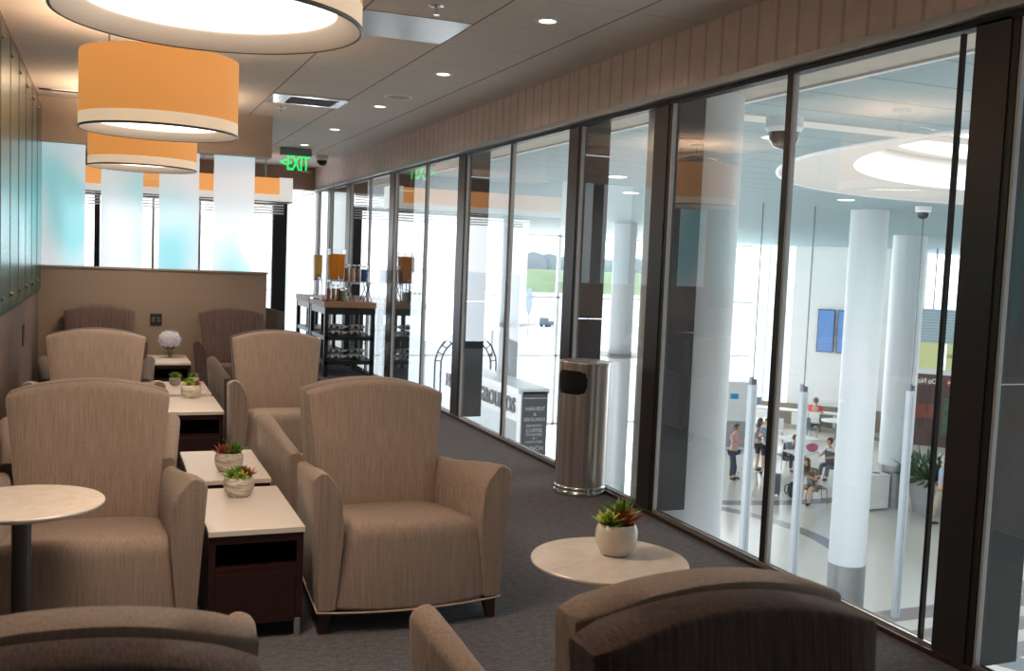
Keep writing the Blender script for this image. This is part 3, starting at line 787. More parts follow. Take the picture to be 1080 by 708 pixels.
# juice dispenser
def dispenser(loc, h, w, fill, label, half):
    t = thing('drink_dispenser', label, 'drink dispenser', loc)
    obj('stand', box(-w/2-.01, w/2+.01, -.09, .11, 0, .018), M['chrome'], t)
    for sx in (-1, 1):
        for sy in (-.08, .10):
            bm = bmesh.new(); tube(bm, (sx*w/2, sy, .018), (sx*w/2, sy, .25), .007); obj('stand_leg', bm, M['chrome'], t)
    obj('stand_top', box(-w/2-.01, w/2+.01, -.09, .11, .245, .262), M['chrome'], t)
    def tub(w0, w1, z0, z1, d):
        bm = bmesh.new(); loft(bm, [[(-w0/2, -d, z0), (w0/2, -d, z0), (w0/2, d, z0), (-w0/2, d, z0)], [(-w1/2, -d*1.08, z1), (w1/2, -d*1.08, z1), (w1/2, d*1.08, z1), (-w1/2, d*1.08, z1)]]); return bm
    obj('tank', tub(w, w*1.16, .262, .262+h, .085), M['clear'], t)
    obj('contents', tub(w*.94, w*.94*(1+.15*half), .268, .262+h*half, .078), fill, t)
    obj('lid', box(-w*.58, w*.58, -.095, .095, .262+h, .275+h), M['clear'], t, bevel=.004)
    bm = bmesh.new(); tube(bm, (0, -.085, .30), (0, -.14, .30), .011); tube(bm, (0, -.13, .305), (0, -.13, .26), .009); tube(bm, (-.022, -.13, .315), (.022, -.13, .315), .007); obj('tap', bm, M['chrome'], t)
    return t
M['cereal'] = translucent('golden_cereal', (.85, .62, .28), .6, 70, .35)
dispenser((CX+.19, CY+.30, .925), .37, .165, M['orange_juice'], 'clear drink dispenser full of orange juice on the serving cart', .88)
dispenser((CX+.03, CY+.72, .925), .36, .10, M['cereal'], 'narrow clear dispenser of golden cereal left of the orange juice', .85)
# wire riser with jars on top and jars on the table
t = thing('wire_riser', 'thin metal riser shelf holding a row of jars above the cart top', 'riser', (CX+.26, CY+.12, .925))
obj('shelf_plate', box(0, .37, -.01, .22, .238, .246), mat('riser_metal', (.35, .33, .31), .3, .8), t)
for x0, x1 in ((.02, .11), (.13, .05), (.24, .33), (.35, .28)):
    for y in (0, .20): obj('wire_leg', tube(bmesh.new(), (x0, y, .0), (x1, y, .238), .005, .005, 6), M['blackmetal'], t)
M['granola'] = mat('granola', (.20, .08, .05), .8, var=.6, scale=60)
M['nuts'] = mat('nut_mix', (.40, .22, .10), .8, var=.5, scale=60)
M['herb'] = mat('dried_green', (.20, .23, .13), .8, var=.5, scale=60)
M['bluefill'] = mat('blue_wrapped_sweets', (.03, .08, .22), .4, var=.5, scale=40)
def jar(loc, r, h, fill, label):
    t = thing('glass_jar', label, 'jar', loc, 0, 'food jars on the serving cart')
    bm = bmesh.new(); lathe(bm, [(0, .002), (r*.95, .002), (r, .01), (r, h*.86), (r*.8, h*.93), (r*.8, h*.97)], 20); obj('glass', bm, M['clear'], t, smooth=True)
    bm = bmesh.new(); lathe(bm, [(0, .006), (r*.92, .006), (r*.92, h*.8), (0, h*.82)], 20); obj('contents', bm, M[fill], t, smooth=True, auto=.6)
    bm = bmesh.new(); lathe(bm, [(r*.84, h*.95), (r*.84, h*1.02), (0, h*1.03)], 20); obj('lid', bm, M['chrome'], t, smooth=True, auto=.5)
zr = .925+.246
for k, (f, l) in enumerate((('granola', 'leftmost jar of dark granola on the riser shelf'), ('nuts', 'second jar on the riser shelf, filled with nuts'), ('granola', 'third jar on the riser shelf, next to the blue one'))):
    jar((CX+.295+k*.068, CY+.17, zr), .031, .21, f, l)
jar((CX+.52, CY+.17, zr), .052, .20, 'bluefill', 'wide jar filled with blue sweets on the riser shelf')
for k, (f, l) in enumerate((('granola', 'slim dark jar under the juice tap on the cart top'), ('nuts', 'slim nut jar second from left on the cart top'), ('granola', 'slim granola jar beside the green jar on the cart top'))):
    jar((CX+.06+k*.06, CY+.10, .925), .026, .20, f, l)
jar((CX+.24, CY+.07, .925), .048, .17, 'herb', 'wide jar of green leaves on the front of the cart top')
bm = bmesh.new(); bx(bm, 0, .20, 0, .16, 0, .02); o = obj('cutting_board', bm, mat('pale_wood', (.50, .30, .16), .5, var=.3), None, bevel=.004); o.location = (CX-.005, CY+.17, .926); o.rotation_euler = (0, 0, .0)
tag(o, 'small pale wooden board at the left corner of the juice cart top', 'board')

# ------------------------------------------------------------------ CONCOURSE (one floor down, beyond the glass)
ZF = -5.3; ZK = 2.75
def terrazzo():
    m, nt, p, out = newmat('terrazzo_with_grey_arcs')
    tc = N(nt, 'ShaderNodeTexCoord'); prev = None
    def ringmask(cx, cy, r, hw):
        nonlocal prev
        d = N(nt, 'ShaderNodeVectorMath', operation='DISTANCE'); d.inputs[1].default_value = (cx, cy, 0)
        nt.links.new(tc.outputs['Object'], d.inputs[0])
        s = N(nt, 'ShaderNodeMath', operation='SUBTRACT'); s.inputs[1].default_value = r; nt.links.new(d.outputs['Value'], s.inputs[0])
        a = N(nt, 'ShaderNodeMath', operation='ABSOLUTE'); nt.links.new(s.outputs[0], a.inputs[0])
        l = N(nt, 'ShaderNodeMath', operation='LESS_THAN'); l.inputs[1].default_value = hw; nt.links.new(a.outputs[0], l.inputs[0])
        if prev is None: prev = l
        else:
            q = N(nt, 'ShaderNodeMath', operation='MAXIMUM'); nt.links.new(prev.outputs[0], q.inputs[0]); nt.links.new(l.outputs[0], q.inputs[1]); prev = q
    for a in ((12.0, 21.0, 4.2, .35), (12.0, 21.0, 7.4, .16), (24.0, 13.5, 4.6, .35), (24.0, 13.5, 7.6, .16), (20.0, 34.0, 11.5, .25), (8.0, 9.0, 9.6, .3)): ringmask(*a)
    no = N(nt, 'ShaderNodeTexNoise'); no.inputs['Scale'].default_value = 30; no.inputs['Detail'].default_value = 4
    nt.links.new(tc.outputs['Object'], no.inputs['Vector'])
    b = N(nt, 'ShaderNodeMix', data_type='RGBA'); b.inputs[6].default_value = (.66, .61, .54, 1); b.inputs[7].default_value = (.76, .71, .64, 1); nt.links.new(no.outputs['Fac'], b.inputs[0])
    mx = N(nt, 'ShaderNodeMix', data_type='RGBA'); mx.inputs[7].default_value = (.24, .245, .25, 1)
    nt.links.new(prev.outputs[0], mx.inputs[0]); nt.links.new(b.outputs[2], mx.inputs[6])
    nt.links.new(mx.outputs[2], p.inputs['Base Color']); p.inputs['Roughness'].default_value = .16; return m
structure('concourse_floor', box(3.3, 40, -6, 38.1, ZF-.2, ZF), terrazzo())
structure('wall_near', box(3.3, 40, -6.2, -6, ZF, ZK), M['offwhite'])
# banded carpet strips near the lounge
bm = bmesh.new()
for k in range(5): bx(bm, 9.6, 26, 10.7+k*1.05, 10.7+k*1.05+.55, ZF, ZF+.01)
structure('floor_bands', bm, mat('mauve_band', (.30, .25, .25), .5))
M['plank'] = lines_mat('teal_grey_ceiling_planks', (.30, .40, .43), (.13, .19, .21), [(1, .1, .62, .012, .9)], .6, (.05, 3))
# ceiling with a round opening
RC = (12.0, 7.0); RO, RI = 5.45, 4.55
def ceiling_with_hole():
    bm = bmesh.new(); n = 96
    ring = [bm.verts.new((RC[0]+RO*math.cos(2*PI*i/n), RC[1]+RO*math.sin(2*PI*i/n), ZK)) for i in range(n)]
    x0, x1, y0, y1 = 3.82, 42, -6, 38.1
    out = []
    for i in range(n):
        a = 2*PI*i/n; c, s = math.cos(a), math.sin(a)
        tx = (x1-RC[0])/c if c > 1e-6 else ((x0-RC[0])/c if c < -1e-6 else 1e9)
        ty = (y1-RC[1])/s if s > 1e-6 else ((y0-RC[1])/s if s < -1e-6 else 1e9)
        tt = min(tx, ty); out.append(bm.verts.new((RC[0]+c*tt, RC[1]+s*tt, ZK)))
    for i in range(n): bm.faces.new((ring[i], ring[(i+1)%n], out[(i+1)%n], out[i]))
    for cx, cy in ((x0, y0), (x1, y0), (x1, y1), (x0, y1)):
        v = bm.verts.new((cx, cy, ZK))
        for i in range(n):
            a, b = out[i], out[(i+1)%n]
            if (abs(a.co.x-cx) < 1e-4 and abs(b.co.y-cy) < 1e-4) or (abs(a.co.y-cy) < 1e-4 and abs(b.co.x-cx) < 1e-4):
                bm.faces.new((a, b, v))
    return bm
structure('concourse_ceiling', ceiling_with_hole(), M['plank'])
bm = bmesh.new(); lathe(bm, [(RO+.02, ZK-.02), (RO+.02, ZK+.02), (RO-.04, ZK+.03), (RO-.05, ZK-.02), (RO+.02, ZK-.02)], 96, *RC); structure('trim_10', bm, M['white'], smooth=True)
bm = bmesh.new(); lathe(bm, [(RO-.04, ZK), (RI, ZK+.12), (RI, ZK+.55), (RI-.25, ZK+.55), (RI-.25, ZK+1.1)], 96, *RC); structure('skylight_well', bm, mat('well_white', (.74, .72, .69), .7, var=.01), smooth=True, auto=.5)
# soffit beside the lounge glass
bm = bmesh.new(); bx(bm, 3.20, 3.80, -6, 38, 2.60, 2.9); structure('soffit', bm, mat('soffit_beige', (.62, .57, .50), .7))
structure('trim_11', box(3.795, 3.83, -6, 38, 2.585, 2.8), M['white'])
structure('trim_12', box(3.46, 3.475, -6, 38, 2.594, 2.602), mat('shadow_gap', (.12, .08, .06), .8))  # thin brown strip running along the soffit
structure('trim_13', box(3.83, 40, 6.72, 7.0, ZK-.012, ZK), M['offwhite'])

# white columns
M['columnwhite'] = mat('column_white', (.60, .64, .67), .45, var=.01)
def column(x, y, r, z1, label, base=True, disc=None):
    t = thing('round_column', label, 'column', (x, y, ZF), 0, 'white round columns of the concourse')
    h = z1-ZF
    bm = bmesh.new(); tube(bm, (0, 0, 1.25 if base else 0), (0, 0, h), r, r, 40); obj('shaft', bm, M['columnwhite'], t, smooth=True, auto=.6)
    if base:
        bm = bmesh.new(); tube(bm, (0, 0, 0), (0, 0, 1.25), r+.015, r+.015, 40); obj('steel_base', bm, mat('column_base_steel', (.26, .27, .28), .35, .7), t, smooth=True, auto=.6)
    if disc is not None:
        bm = bmesh.new(); lathe(bm, [(r, disc-.12-ZF), (r+.45, disc-.03-ZF), (r+.65, disc-ZF), (r, disc+.01-ZF)], 40); u = obj('light_shelf', bm, mat('bronze_disc', (.28, .22, .18), .4), t, smooth=True, auto=.5)
    return t
column(3.485, 5.56, .30, 2.6, 'white round column right behind the window post next to the steel bin', False)
column(13.37, 15.05, .345, ZK, 'white round column in the middle of the concourse view')
column(21.9, 22.9, .47, ZK, 'white round column with a tall steel base behind the potted plants')
column(12.1, 29.9, .33, ZK, 'white round column with a disc shelf, seen over the sign kiosk', False, -.49)
column(14.1, 26.0, .34, ZK, 'white round column with a disc shelf, seen above the steel bin', False, -1.08)
column(9.2, 33.0, .45, ZK, 'pale round column far off left of the arch', False)
for x, y in ((12.1, 29.9), (14.1, 26.0)):
    pass

# tall glass-screen posts with cables
def screen_post(x, y, zt, label):
    t = thing('screen_post', label, 'post', (x, y, ZF), 0, 'tall grey posts in the concourse')
    bm = bmesh.new(); bx(bm, -.068, .068, -.06, .06, 0, zt-ZF); obj('post', bm, mat('post_grey', (.46, .51, .55), .4, .3), t, bevel=.01)
    bm = bmesh.new(); bx(bm, -.012, .012, -.065, -.058, .1, zt-ZF-.1); obj('groove', bm, mat('groove_grey', (.30, .34, .37), .5), t)
    bm = bmesh.new(); bx(bm, -.06, -.02, -.04, .04, zt-ZF, zt-ZF+.14); bx(bm, .02, .06, -.04, .04, zt-ZF, zt-ZF+.10); obj('clamp', bm, M['steel'], t)
    bm = bmesh.new(); tube(bm, (0, 0, zt-ZF), (0, 0, ZK-ZF), .012, .012, 8); obj('cable', bm, M['steel'], t)
screen_post(10.94, 15.05, -.55, 'tall grey post left of the black window mullion')
screen_post(12.13, 15.1, -.70, 'tall grey post right of the black window mullion, before the seated people')
screen_post(14.73, 15.1, -.71, 'tall grey post between the middle column and the potted plants')
screen_post(11.6, 23.2, -1.75, 'tall grey post between the black sign and the steel bin')

# facade and outdoors
bm = bmesh.new()
for x in [6+2.9*i for i in range(8)]:
    bx(bm, x-.06, x+.06, 38.1, 38.25, ZF, ZK)
for z in (ZF, -2.4, .06, ZK-.12): bx(bm, 2, 27.4, 38.1, 38.22, z, z+.07)
structure('facade_frame', bm, M['white'])
structure('window_22', quad(bmesh.new(), [(2, 38.16, ZF), (27.4, 38.16, ZF), (27.4, 38.16, ZK), (2, 38.16, ZK)]), M['farglass'])
structure('apron', box(-200, 400, 38.4, 900, ZF-.4, ZF-.1), mat('pale_concrete', (.78, .79, .80), .8, var=.05, scale=.05))
bm = bmesh.new()
quad(bm, [(66, 215, ZF-.1), (126, 215, ZF-.1), (135, 232, -.6), (72, 232, -.6)]); quad(bm, [(72, 232, -.6), (135, 232, -.6), (174, 300, -.5), (95, 300, -.5)])
structure('grass_berm', bm, mat('pale_grass', (.24, .33, .18), .9, var=.35, scale=.12))
bm = bmesh.new()
for k in range(84):
    x = 130+k*1.5+random.uniform(-1, 1)
    ball(bm, (x, 430+random.uniform(-12, 12), .5), random.uniform(3, 6.4)*(1+.25*math.sin(x*.05)), 1.2, 1, 1, 8, 6)
tag(obj('treeline', bm, mat('hazy_trees', (.22, .27, .29), .9, var=.2, scale=.1), None, smooth=True), 'hazy grey green line of trees beyond the airfield', 'trees', kind='stuff')
# service vehicle and parked aircraft nose outdoors
t = thing('service_truck', 'dark service vehicle parked on the bright apron', 'vehicle', (44.7, 99.0, ZF-.1), .2); t.scale = (.4, .5, .36)
obj('body', box(-2.2, 2.2, -1, 1, .6, 1.7), mat('truck_blue', (.10, .14, .19), .5), t, bevel=.15)
obj('cab', box(-2.2, -.6, -.95, .95, 1.7, 2.8), mat('truck_cab', (.12, .16, .20), .4), t, bevel=.2)
for x in (-1.4, 1.4):
    for y in (-1, 1):
        bm = bmesh.new(); tube(bm, (x, y-.15, .5), (x, y+.15, .5), .5, .5, 20); obj('wheel', bm, M['black'], t)
t = thing('traffic_sign', 'oval blue grey sign disc on a pole out on the apron', 'sign', (36.0, 84.2, ZF-.1)); t.scale = (.55, .55, 1.1)
bm = bmesh.new(); tube(bm, (0, 0, 0), (0, 0, 2.2), .06); obj('pole', bm, M['steel'], t)
bm = bmesh.new(); ball(bm, (0, 0, 3.1), .8, .8, .12, 1.4, 20, 12); obj('disc', bm, mat('sign_blue_grey', (.35, .45, .52), .4), t, smooth=True)

# angled white wall with flight screens
WD = Vector((.692, -.722, 0)); WN = Vector((-.722, -.692, 0))
WP = Vector((29.3, 36.2, 0))
def onwall(P0, t, z, off=0.0):
    p = P0 + WD*t + WN*off; return (p.x, p.y, z)
RZ = math.atan2(WD.y, WD.x)
def wallbox(P0, t0, t1, o0, o1, z0, z1, bm=None):
    bm = bm or bmesh.new(); pts = [onwall(P0, a, 0, b) for a, b in ((t0, o0), (t1, o0), (t1, o1), (t0, o1))]
    loft(bm, [[(p[0], p[1], z0) for p in pts], [(p[0], p[1], z1) for p in pts]]); return bm
structure('wall_concourse', wallbox(WP, -.9, 4.6, -.3, 0, ZF, ZK), mat('bright_white_wall', (.9, .9, .9), .6, var=.01))
structure('wainscot', wallbox(WP, -2.9, 4.6, .0, .08, ZF, -4.36), mat('wood_wainscot', (.34, .28, .22), .6, var=.25, scale=12))
structure('window_23', quad(bmesh.new(), [onwall(WP, -2.9, ZF), onwall(WP, -.9, ZF), onwall(WP, -.9, ZK), onwall(WP, -2.9, ZK)]), M['farglass'])
bm = bmesh.new()
for tt in (-2.9, -2.0, -1.2): wallbox(WP, tt-.04, tt+.04, -.05, .02, ZF, ZK, bm)
structure('facade_frame', bm, M['white'])
def screen(t0, t1, label):
    c = onwall(WP, (t0+t1)/2, -.98, .1)
    s = thing('flight_screen', label, 'screen', c, RZ, 'flight information screens')
    w = (t1-t0)/2
    obj('bezel', box(-w, w, -.03, .05, -.95, .95), M['black'], s)
    d = obj('display', box(-w+.03, w-.03, -.036, -.03, -.92, .92), lines_mat('display_blue', (.10, .22, .50), (.32, .45, .72), [(2, 0, .085, .012, .7)], .4, (.2, 6)), s)
    d.data.materials[0].node_tree.nodes['Principled BSDF'].inputs['Emission Color'].default_value = (.12, .26, .62, 1)
    d.data.materials[0].node_tree.nodes['Principled BSDF'].inputs['Emission Strength'].default_value = .35
screen(.26, .98, 'blue flight information screen, left one on the white wall')
screen(1.10, 1.82, 'blue flight information screen, right one half behind the column')

# storefront on the right
SP = Vector((30.8, 31.15, 0))
st_ = thing('shop_front', 'dark red framed portal with yellow panels at the far right of the concourse', 'shop front', onwall(SP, 0, ZF), RZ)
obj('wall_panel', box(-1.2, 4.5, 0, .3, 0, 2.95), mat('dark_red_front', (.085, .045, .042), .35, var=.2, scale=3), st_)
obj('white_band', box(-1.2, 4.5, -.05, .2, 2.95, 3.16), M['white'], st_)
for a, b in ((-.1, .62), (.92, 1.9)): obj('yellow_panel', box(a, b, -.04, .1, 3.16, 4.22), mat('pale_yellow', (.66, .70, .34), .5, emit=(.8, .85, .4), es=.12), st_)
obj('louver_band', box(-1.2, 4.5, 0, .2, 4.22, 5.6), lines_mat('blue_louvers', (.50, .60, .66), (.30, .38, .44), [(2, 0, .12, .02, .9)], .5), st_)
bm = bmesh.new()
for x in (-.6, -.15, .3, .75, 1.2): bx(bm, x, x+.05, -.02, .02, 5.6, ZK-ZF)
obj('frame_bars', bm, M['steel'], st_)
for a in (-.05, .4): obj('shelf_display', box(a, a+.4, -.05, 0, 1.15, 1.7), mat('red_stock', (.26, .06, .04), .5, var=.5, scale=8), st_)
obj('shelf_display', box(.95, 1.7, -.05, 0, .5, 2.0), mat('green_stock', (.06, .12, .07), .5, var=.6, scale=5), st_)
M['signwhite'] = mat('sign_white', (.75, .72, .70), .5, emit=(1, .95, .9), es=.25)
text_obj('lettering', 'Do Not Enter', .30, M['signwhite'], st_, (-.05, -.03, 2.66), (PI/2, 0, PI), sx=.8)
text_obj('lettering', 'GATES', .20, M['black'], st_, (1.25, -.05, 3.72), (PI/2, 0, PI))
bm = bmesh.new(); tube(bm, (1.18, -.02, 2.66), (1.18, -.03, 2.66), .15, .15, 24); k = obj('no_entry_disc', bm, mat('sign_red', (.45, .06, .07), .5, emit=(1, .1, .1), es=.1), st_)
obj('no_entry_bar', box(1.08, 1.28, -.04, -.03, 2.635, 2.685), M['signwhite'], k)

# kiosk with counter sign, black menu pylon, arch
t = thing('coffee_kiosk', 'white coffee kiosk with dark letters along its counter and a black menu end', 'kiosk', (11.02, 26.0, ZF))
obj('counter', box(0, .8, .05, 6.4, 0, 3.05), mat('kiosk_white', (.80, .80, .80), .5, var=.03), t)
obj('countertop', box(-.12, .85, -.02, 6.5, 3.05, 3.2), M['white'], t)
me_ = obj('menu_board', box(.02, .80, -.02, .05, 0, 3.12), mat('slate_board', (.075, .085, .10), .5), t)
M['chalk'] = mat('chalk_white', (.75, .75, .72), .6)
lines_ = [('HARVEST', .15, 2.62), ('&', .13, 2.46), ('GROUNDS', .14, 2.31), ('BREAKFAST', .095, 2.13), ('COFFEE', .15, 1.99), ('TEA & PASTRIES', .075, 1.86), ('~ & ~', .10, 1.77), ('SANDWICHES', .085, 1.66), ('LUNCH', .18, 1.47), ('TO GO', .10, 1.30)]
for s, sz, z in lines_: text_obj('lettering', s, sz, M['chalk'], me_, (.41, -.024, z), (PI/2, 0, 0), ext=.001)
bm = bmesh.new(); bx(bm, .04, .78, -.024, -.02, 2.92, 2.94); bx(bm, .14, .68, -.024, -.02, 1.90, 1.906); obj('rule', bm, M['chalk'], me_)
text_obj('lettering', 'HARVEST & GROUNDS', .62, mat('letter_dark', (.14, .15, .16), .5), t, (-.03, 3.6, 2.62), (PI/2, 0, -PI/2), ext=.03, bold=.01)
obj('window_panel', box(-.012, 0, .35, 1.2, 1.2, 2.2), mat('kiosk_glass', (.35, .38, .40), .3), t)
obj('poster', box(-.02, 0, 2.6, 3.4, .55, 1.45), M['white'], t)
obj('blue_panel', box(-.012, 0, 3.6, 5.0, .4, 1.6), mat('kiosk_blue', (.30, .45, .58), .5), t)
obj('pale_front', box(-.014, -.002, 1.5, 6.3, 1.5, 2.25), mat('frosty_front', (.62, .68, .72), .4, var=.15, scale=3), t)
# arch
t = thing('metal_arch', 'dark openwork metal arch rising behind the coffee kiosk', 'arch', (11.85, 33.2, -2.2))
bm = bmesh.new()
for R_ in (1.15, .93):
    pts = [(R_*math.cos(a*PI/24), 0, R_*math.sin(a*PI/24)) for a in range(25)]
    path(bm, pts, .03, 6)
obj('hoops', bm, M['blackmetal'], t)
bm = bmesh.new()
for a in range(1, 24, 2):
    c, s = math.cos(a*PI/24), math.sin(a*PI/24); tube(bm, (.93*c, 0, .93*s), (1.15*c, 0, 1.15*s), .02, .02, 6)
obj('spokes', bm, M['blackmetal'], t)
for sx in (-1.15, -.93, .93, 1.15):
    bm = bmesh.new(); tube(bm, (sx, 0, 0), (sx, 0, -3.1), .03, .03, 6); obj('leg', bm, M['blackmetal'], t)

# planter with big leafy plant
t = thing('planter', 'large grey tapered planter full of leafy white flowering plants', 'potted plant', (22.35, 21.7, ZF))
bm = bmesh.new(); loft(bm, [[(sx*.42, sy*.42, 0) for sx, sy in ((-1, -1), (1, -1), (1, 1), (-1, 1))], [(sx*.58, sy*.58, 1.05) for sx, sy in ((-1, -1), (1, -1), (1, 1), (-1, 1))]]); obj('tub', bm, mat('planter_grey', (.33, .34, .36), .5), t, bevel=.02)
bm = bmesh.new()
for k in range(360):
    a = random.uniform(0, 2*PI); el = random.uniform(-.45, 1.2); r = random.uniform(0, .55)
    leaf(bm, (r*math.cos(a), r*math.sin(a), 1.0+random.uniform(0, .25)), (math.cos(a)*math.cos(el), math.sin(a)*math.cos(el), math.sin(el)), random.uniform(.4, .85), random.uniform(.05, .10))
obj('foliage', bm, M['darkleaf'], t)
bm = bmesh.new()
for k in range(45):
    a = random.uniform(0, 2*PI); r = random.uniform(.1, .65); leaf(bm, (r*math.cos(a), r*math.sin(a), 1.25+random.uniform(0, .35)), (math.cos(a)*.5, math.sin(a)*.5, .8), .17, .06)
obj('flowers', bm, M['white'], t)
t = thing('recycling_cabinet', 'low white recycling cabinet beside the steel column base', 'cabinet', (20.85, 22.7, ZF))
obj('body', box(-.45, .45, -.3, .3, .05, 1.0), M['white'], t, bevel=.015)
obj('lid', box(-.46, .46, -.31, .31, 1.0, 1.05), M['white'], t)
for x in (-.2, .2):
    bm = bmesh.new(); tube(bm, (x, 0, 1.05), (x, 0, 1.056), .12, .12, 20); obj('opening', bm, M['black'], t)

# cafe furniture -----------------------------------------------------------
def cafe_chair(loc, rz, m, label, group='cafe chairs in the concourse'):
    t = thing('cafe_chair', label, 'chair', loc, rz, group)
    obj('seat', box(-.22, .22, -.22, .22, .45, .48), m, t, bevel=.01)
    bm = bmesh.new(); loft(bm, [[(-.22, .20, .50), (.22, .20, .50), (.22, .23, .50), (-.22, .23, .50)], [(-.22, .29, .95), (.22, .29, .95), (.22, .315, .95), (-.22, .315, .95)]]); obj('backrest', bm, m, t, bevel=.008)
    for sx in (-1, 1):
        for sy in (-1, 1):
            bm = bmesh.new(); tube(bm, (sx*.2, sy*.2, .46), (sx*.24, sy*.25, 0), .013, .013, 8); obj('leg', bm, M['steel'], t)
    return t
def cafe_table(loc, r, label, h=.78, square=False):
    t = thing('cafe_table', label, 'table', loc, 0, 'white cafe tables in the concourse')
    if square: obj('tabletop', box(-r, r, -r*.7, r*.7, h-.04, h), M['white'], t, bevel=.008)
    else:
        bm = bmesh.new(); tube(bm, (0, 0, h-.04), (0, 0, h), r, r, 36); obj('tabletop', bm, M['white'], t)
    bm = bmesh.new(); tube(bm, (0, 0, .03), (0, 0, h-.04), .035); obj('post', bm, M['steel'], t)
    bm = bmesh.new(); tube(bm, (0, 0, 0), (0, 0, .03), .28, .26, 24); obj('base', bm, M['steel'], t)
    return t
M['chairgrey'] = mat('charcoal_chair', (.09, .10, .12), .5)
cafe_chair((19.72, 23.65, ZF), 1.25, M['chairgrey'], 'charcoal chair under the seated girl, nearest the grey post')
cafe_chair((18.95, 26.1, ZF), .4, M['white'], 'white cafe chair behind the suitcase')
cafe_chair((22.65, 26.35, ZF), 1.7, M['chairgrey'], 'charcoal chair under the seated man in white')
cafe_chair((22.0, 28.2, ZF), 3.0, M['chairgrey'], 'charcoal chair under the boy at the white table')
cafe_chair((22.2, 30.2, ZF), 2.2, M['chairgrey'], 'charcoal empty chair behind the couple')
cafe_chair((20.05, 32.9, ZF), .6, M['chairgrey'], 'charcoal empty chair far left before the long desk')
cafe_chair((26.9, 33.0, ZF), 1.9, M['chairgrey'], 'charcoal empty chair by the far round table')
cafe_chair((25.0, 32.6, ZF), -.7, M['white'], 'white empty chair between the far tables')
cafe_table((22.05, 27.2, ZF), .62, 'white table where the boy leans over a pink bag', square=True)
cafe_table((18.1, 27.2, ZF), .5, 'round table left of the grey post, before the woman in pink')
cafe_table((28.2, 32.9, ZF), .62, 'white round table left of the middle column, far back')
cafe_table((24.6, 33.4, ZF), .8, 'white square table in front of the far chairs', square=True)
cafe_table((23.6, 29.6, ZF), .7, 'white table behind the boy', square=True)
t = thing('long_desk', 'long white desk with wall-side screens below the white wall', 'desk', onwall(WP, 0, ZF, 1.0), RZ)
obj('desktop', box(-3.2, 2.4, -.35, .35, .74, .79), M['white'], t)
for k in range(4): obj('side_panel', box(-3.1+k*1.75, -3.05+k*1.75, -.33, .33, 0, .74), M['white'], t)
for k in range(3): obj('modesty_panel', box(-2.2+k*1.75, -1.5+k*1.75, -.36, -.33, .18, .72), M['white'], t)
t = thing('desk_screen', 'small dark computer screen standing on the far long desk', 'screen', onwall(WP, -2.15, ZF+.79, 1.0), RZ)
obj('panel', box(-.28, .28, -.02, .02, .08, .42), mat('screen_blue', (.08, .18, .28), .3), t); obj('foot', box(-.1, .1, -.08, .08, 0, .08), M['black'], t)
t = thing('sign_stand', 'tall slim framed sign stand right of the person in red', 'sign', onwall(WP, 2.15, ZF, 1.6), RZ)
obj('frame', box(-.16, .16, -.04, .04, 0, 1.95), M['steel'], t); obj('poster', box(-.12, .12, -.045, -.04, .3, 1.88), M['white'], t); obj('foot', box(-.22, .22, -.2, .2, 0, .03), M['steel'], t)
t = thing('info_cabinet', 'tall white cabinet with a blue label behind the woman in pink', 'cabinet', (22.3, 31.9, ZF), -.3)
obj('body', box(-.6, .6, -.3, .3, 0, 2.6), M['white'], t); obj('label', box(-.2, .12, -.31, -.3, 1.95, 2.15), mat('label_blue', (.02, .30, .62), .5), t)
obj('door', box(-.5, .5, -.31, -.3, .1, 1.1), mat('cabinet_grey', (.35, .38, .40), .5), t)

# ------------------------------------------------------------------ PEOPLE
def skin_mesh(name, joints, edges, m, parent, root=0, sub=1):
    me = bpy.data.meshes.new(name); keys = list(joints.keys()); idx = {k: i for i, k in enumerate(keys)}
    me.from_pydata([joints[k][0] for k in keys], [(idx[a], idx[b]) for a, b in edges], [])
    me.materials.append(m)
    o = bpy.data.objects.new(name, me); link(o, parent)
    md = o.modifiers.new('skin', 'SKIN'); md.use_smooth_shade = True
    sv = me.skin_vertices[0].data
    for k in keys:
        r = joints[k][1]; sv[idx[k]].radius = (r, r) if not isinstance(r, tuple) else r
        sv[idx[k]].use_root = (idx[k] == root)
    if sub:
        s = o.modifiers.new('sub', 'SUBSURF'); s.levels = sub; s.render_levels = sub
    return o

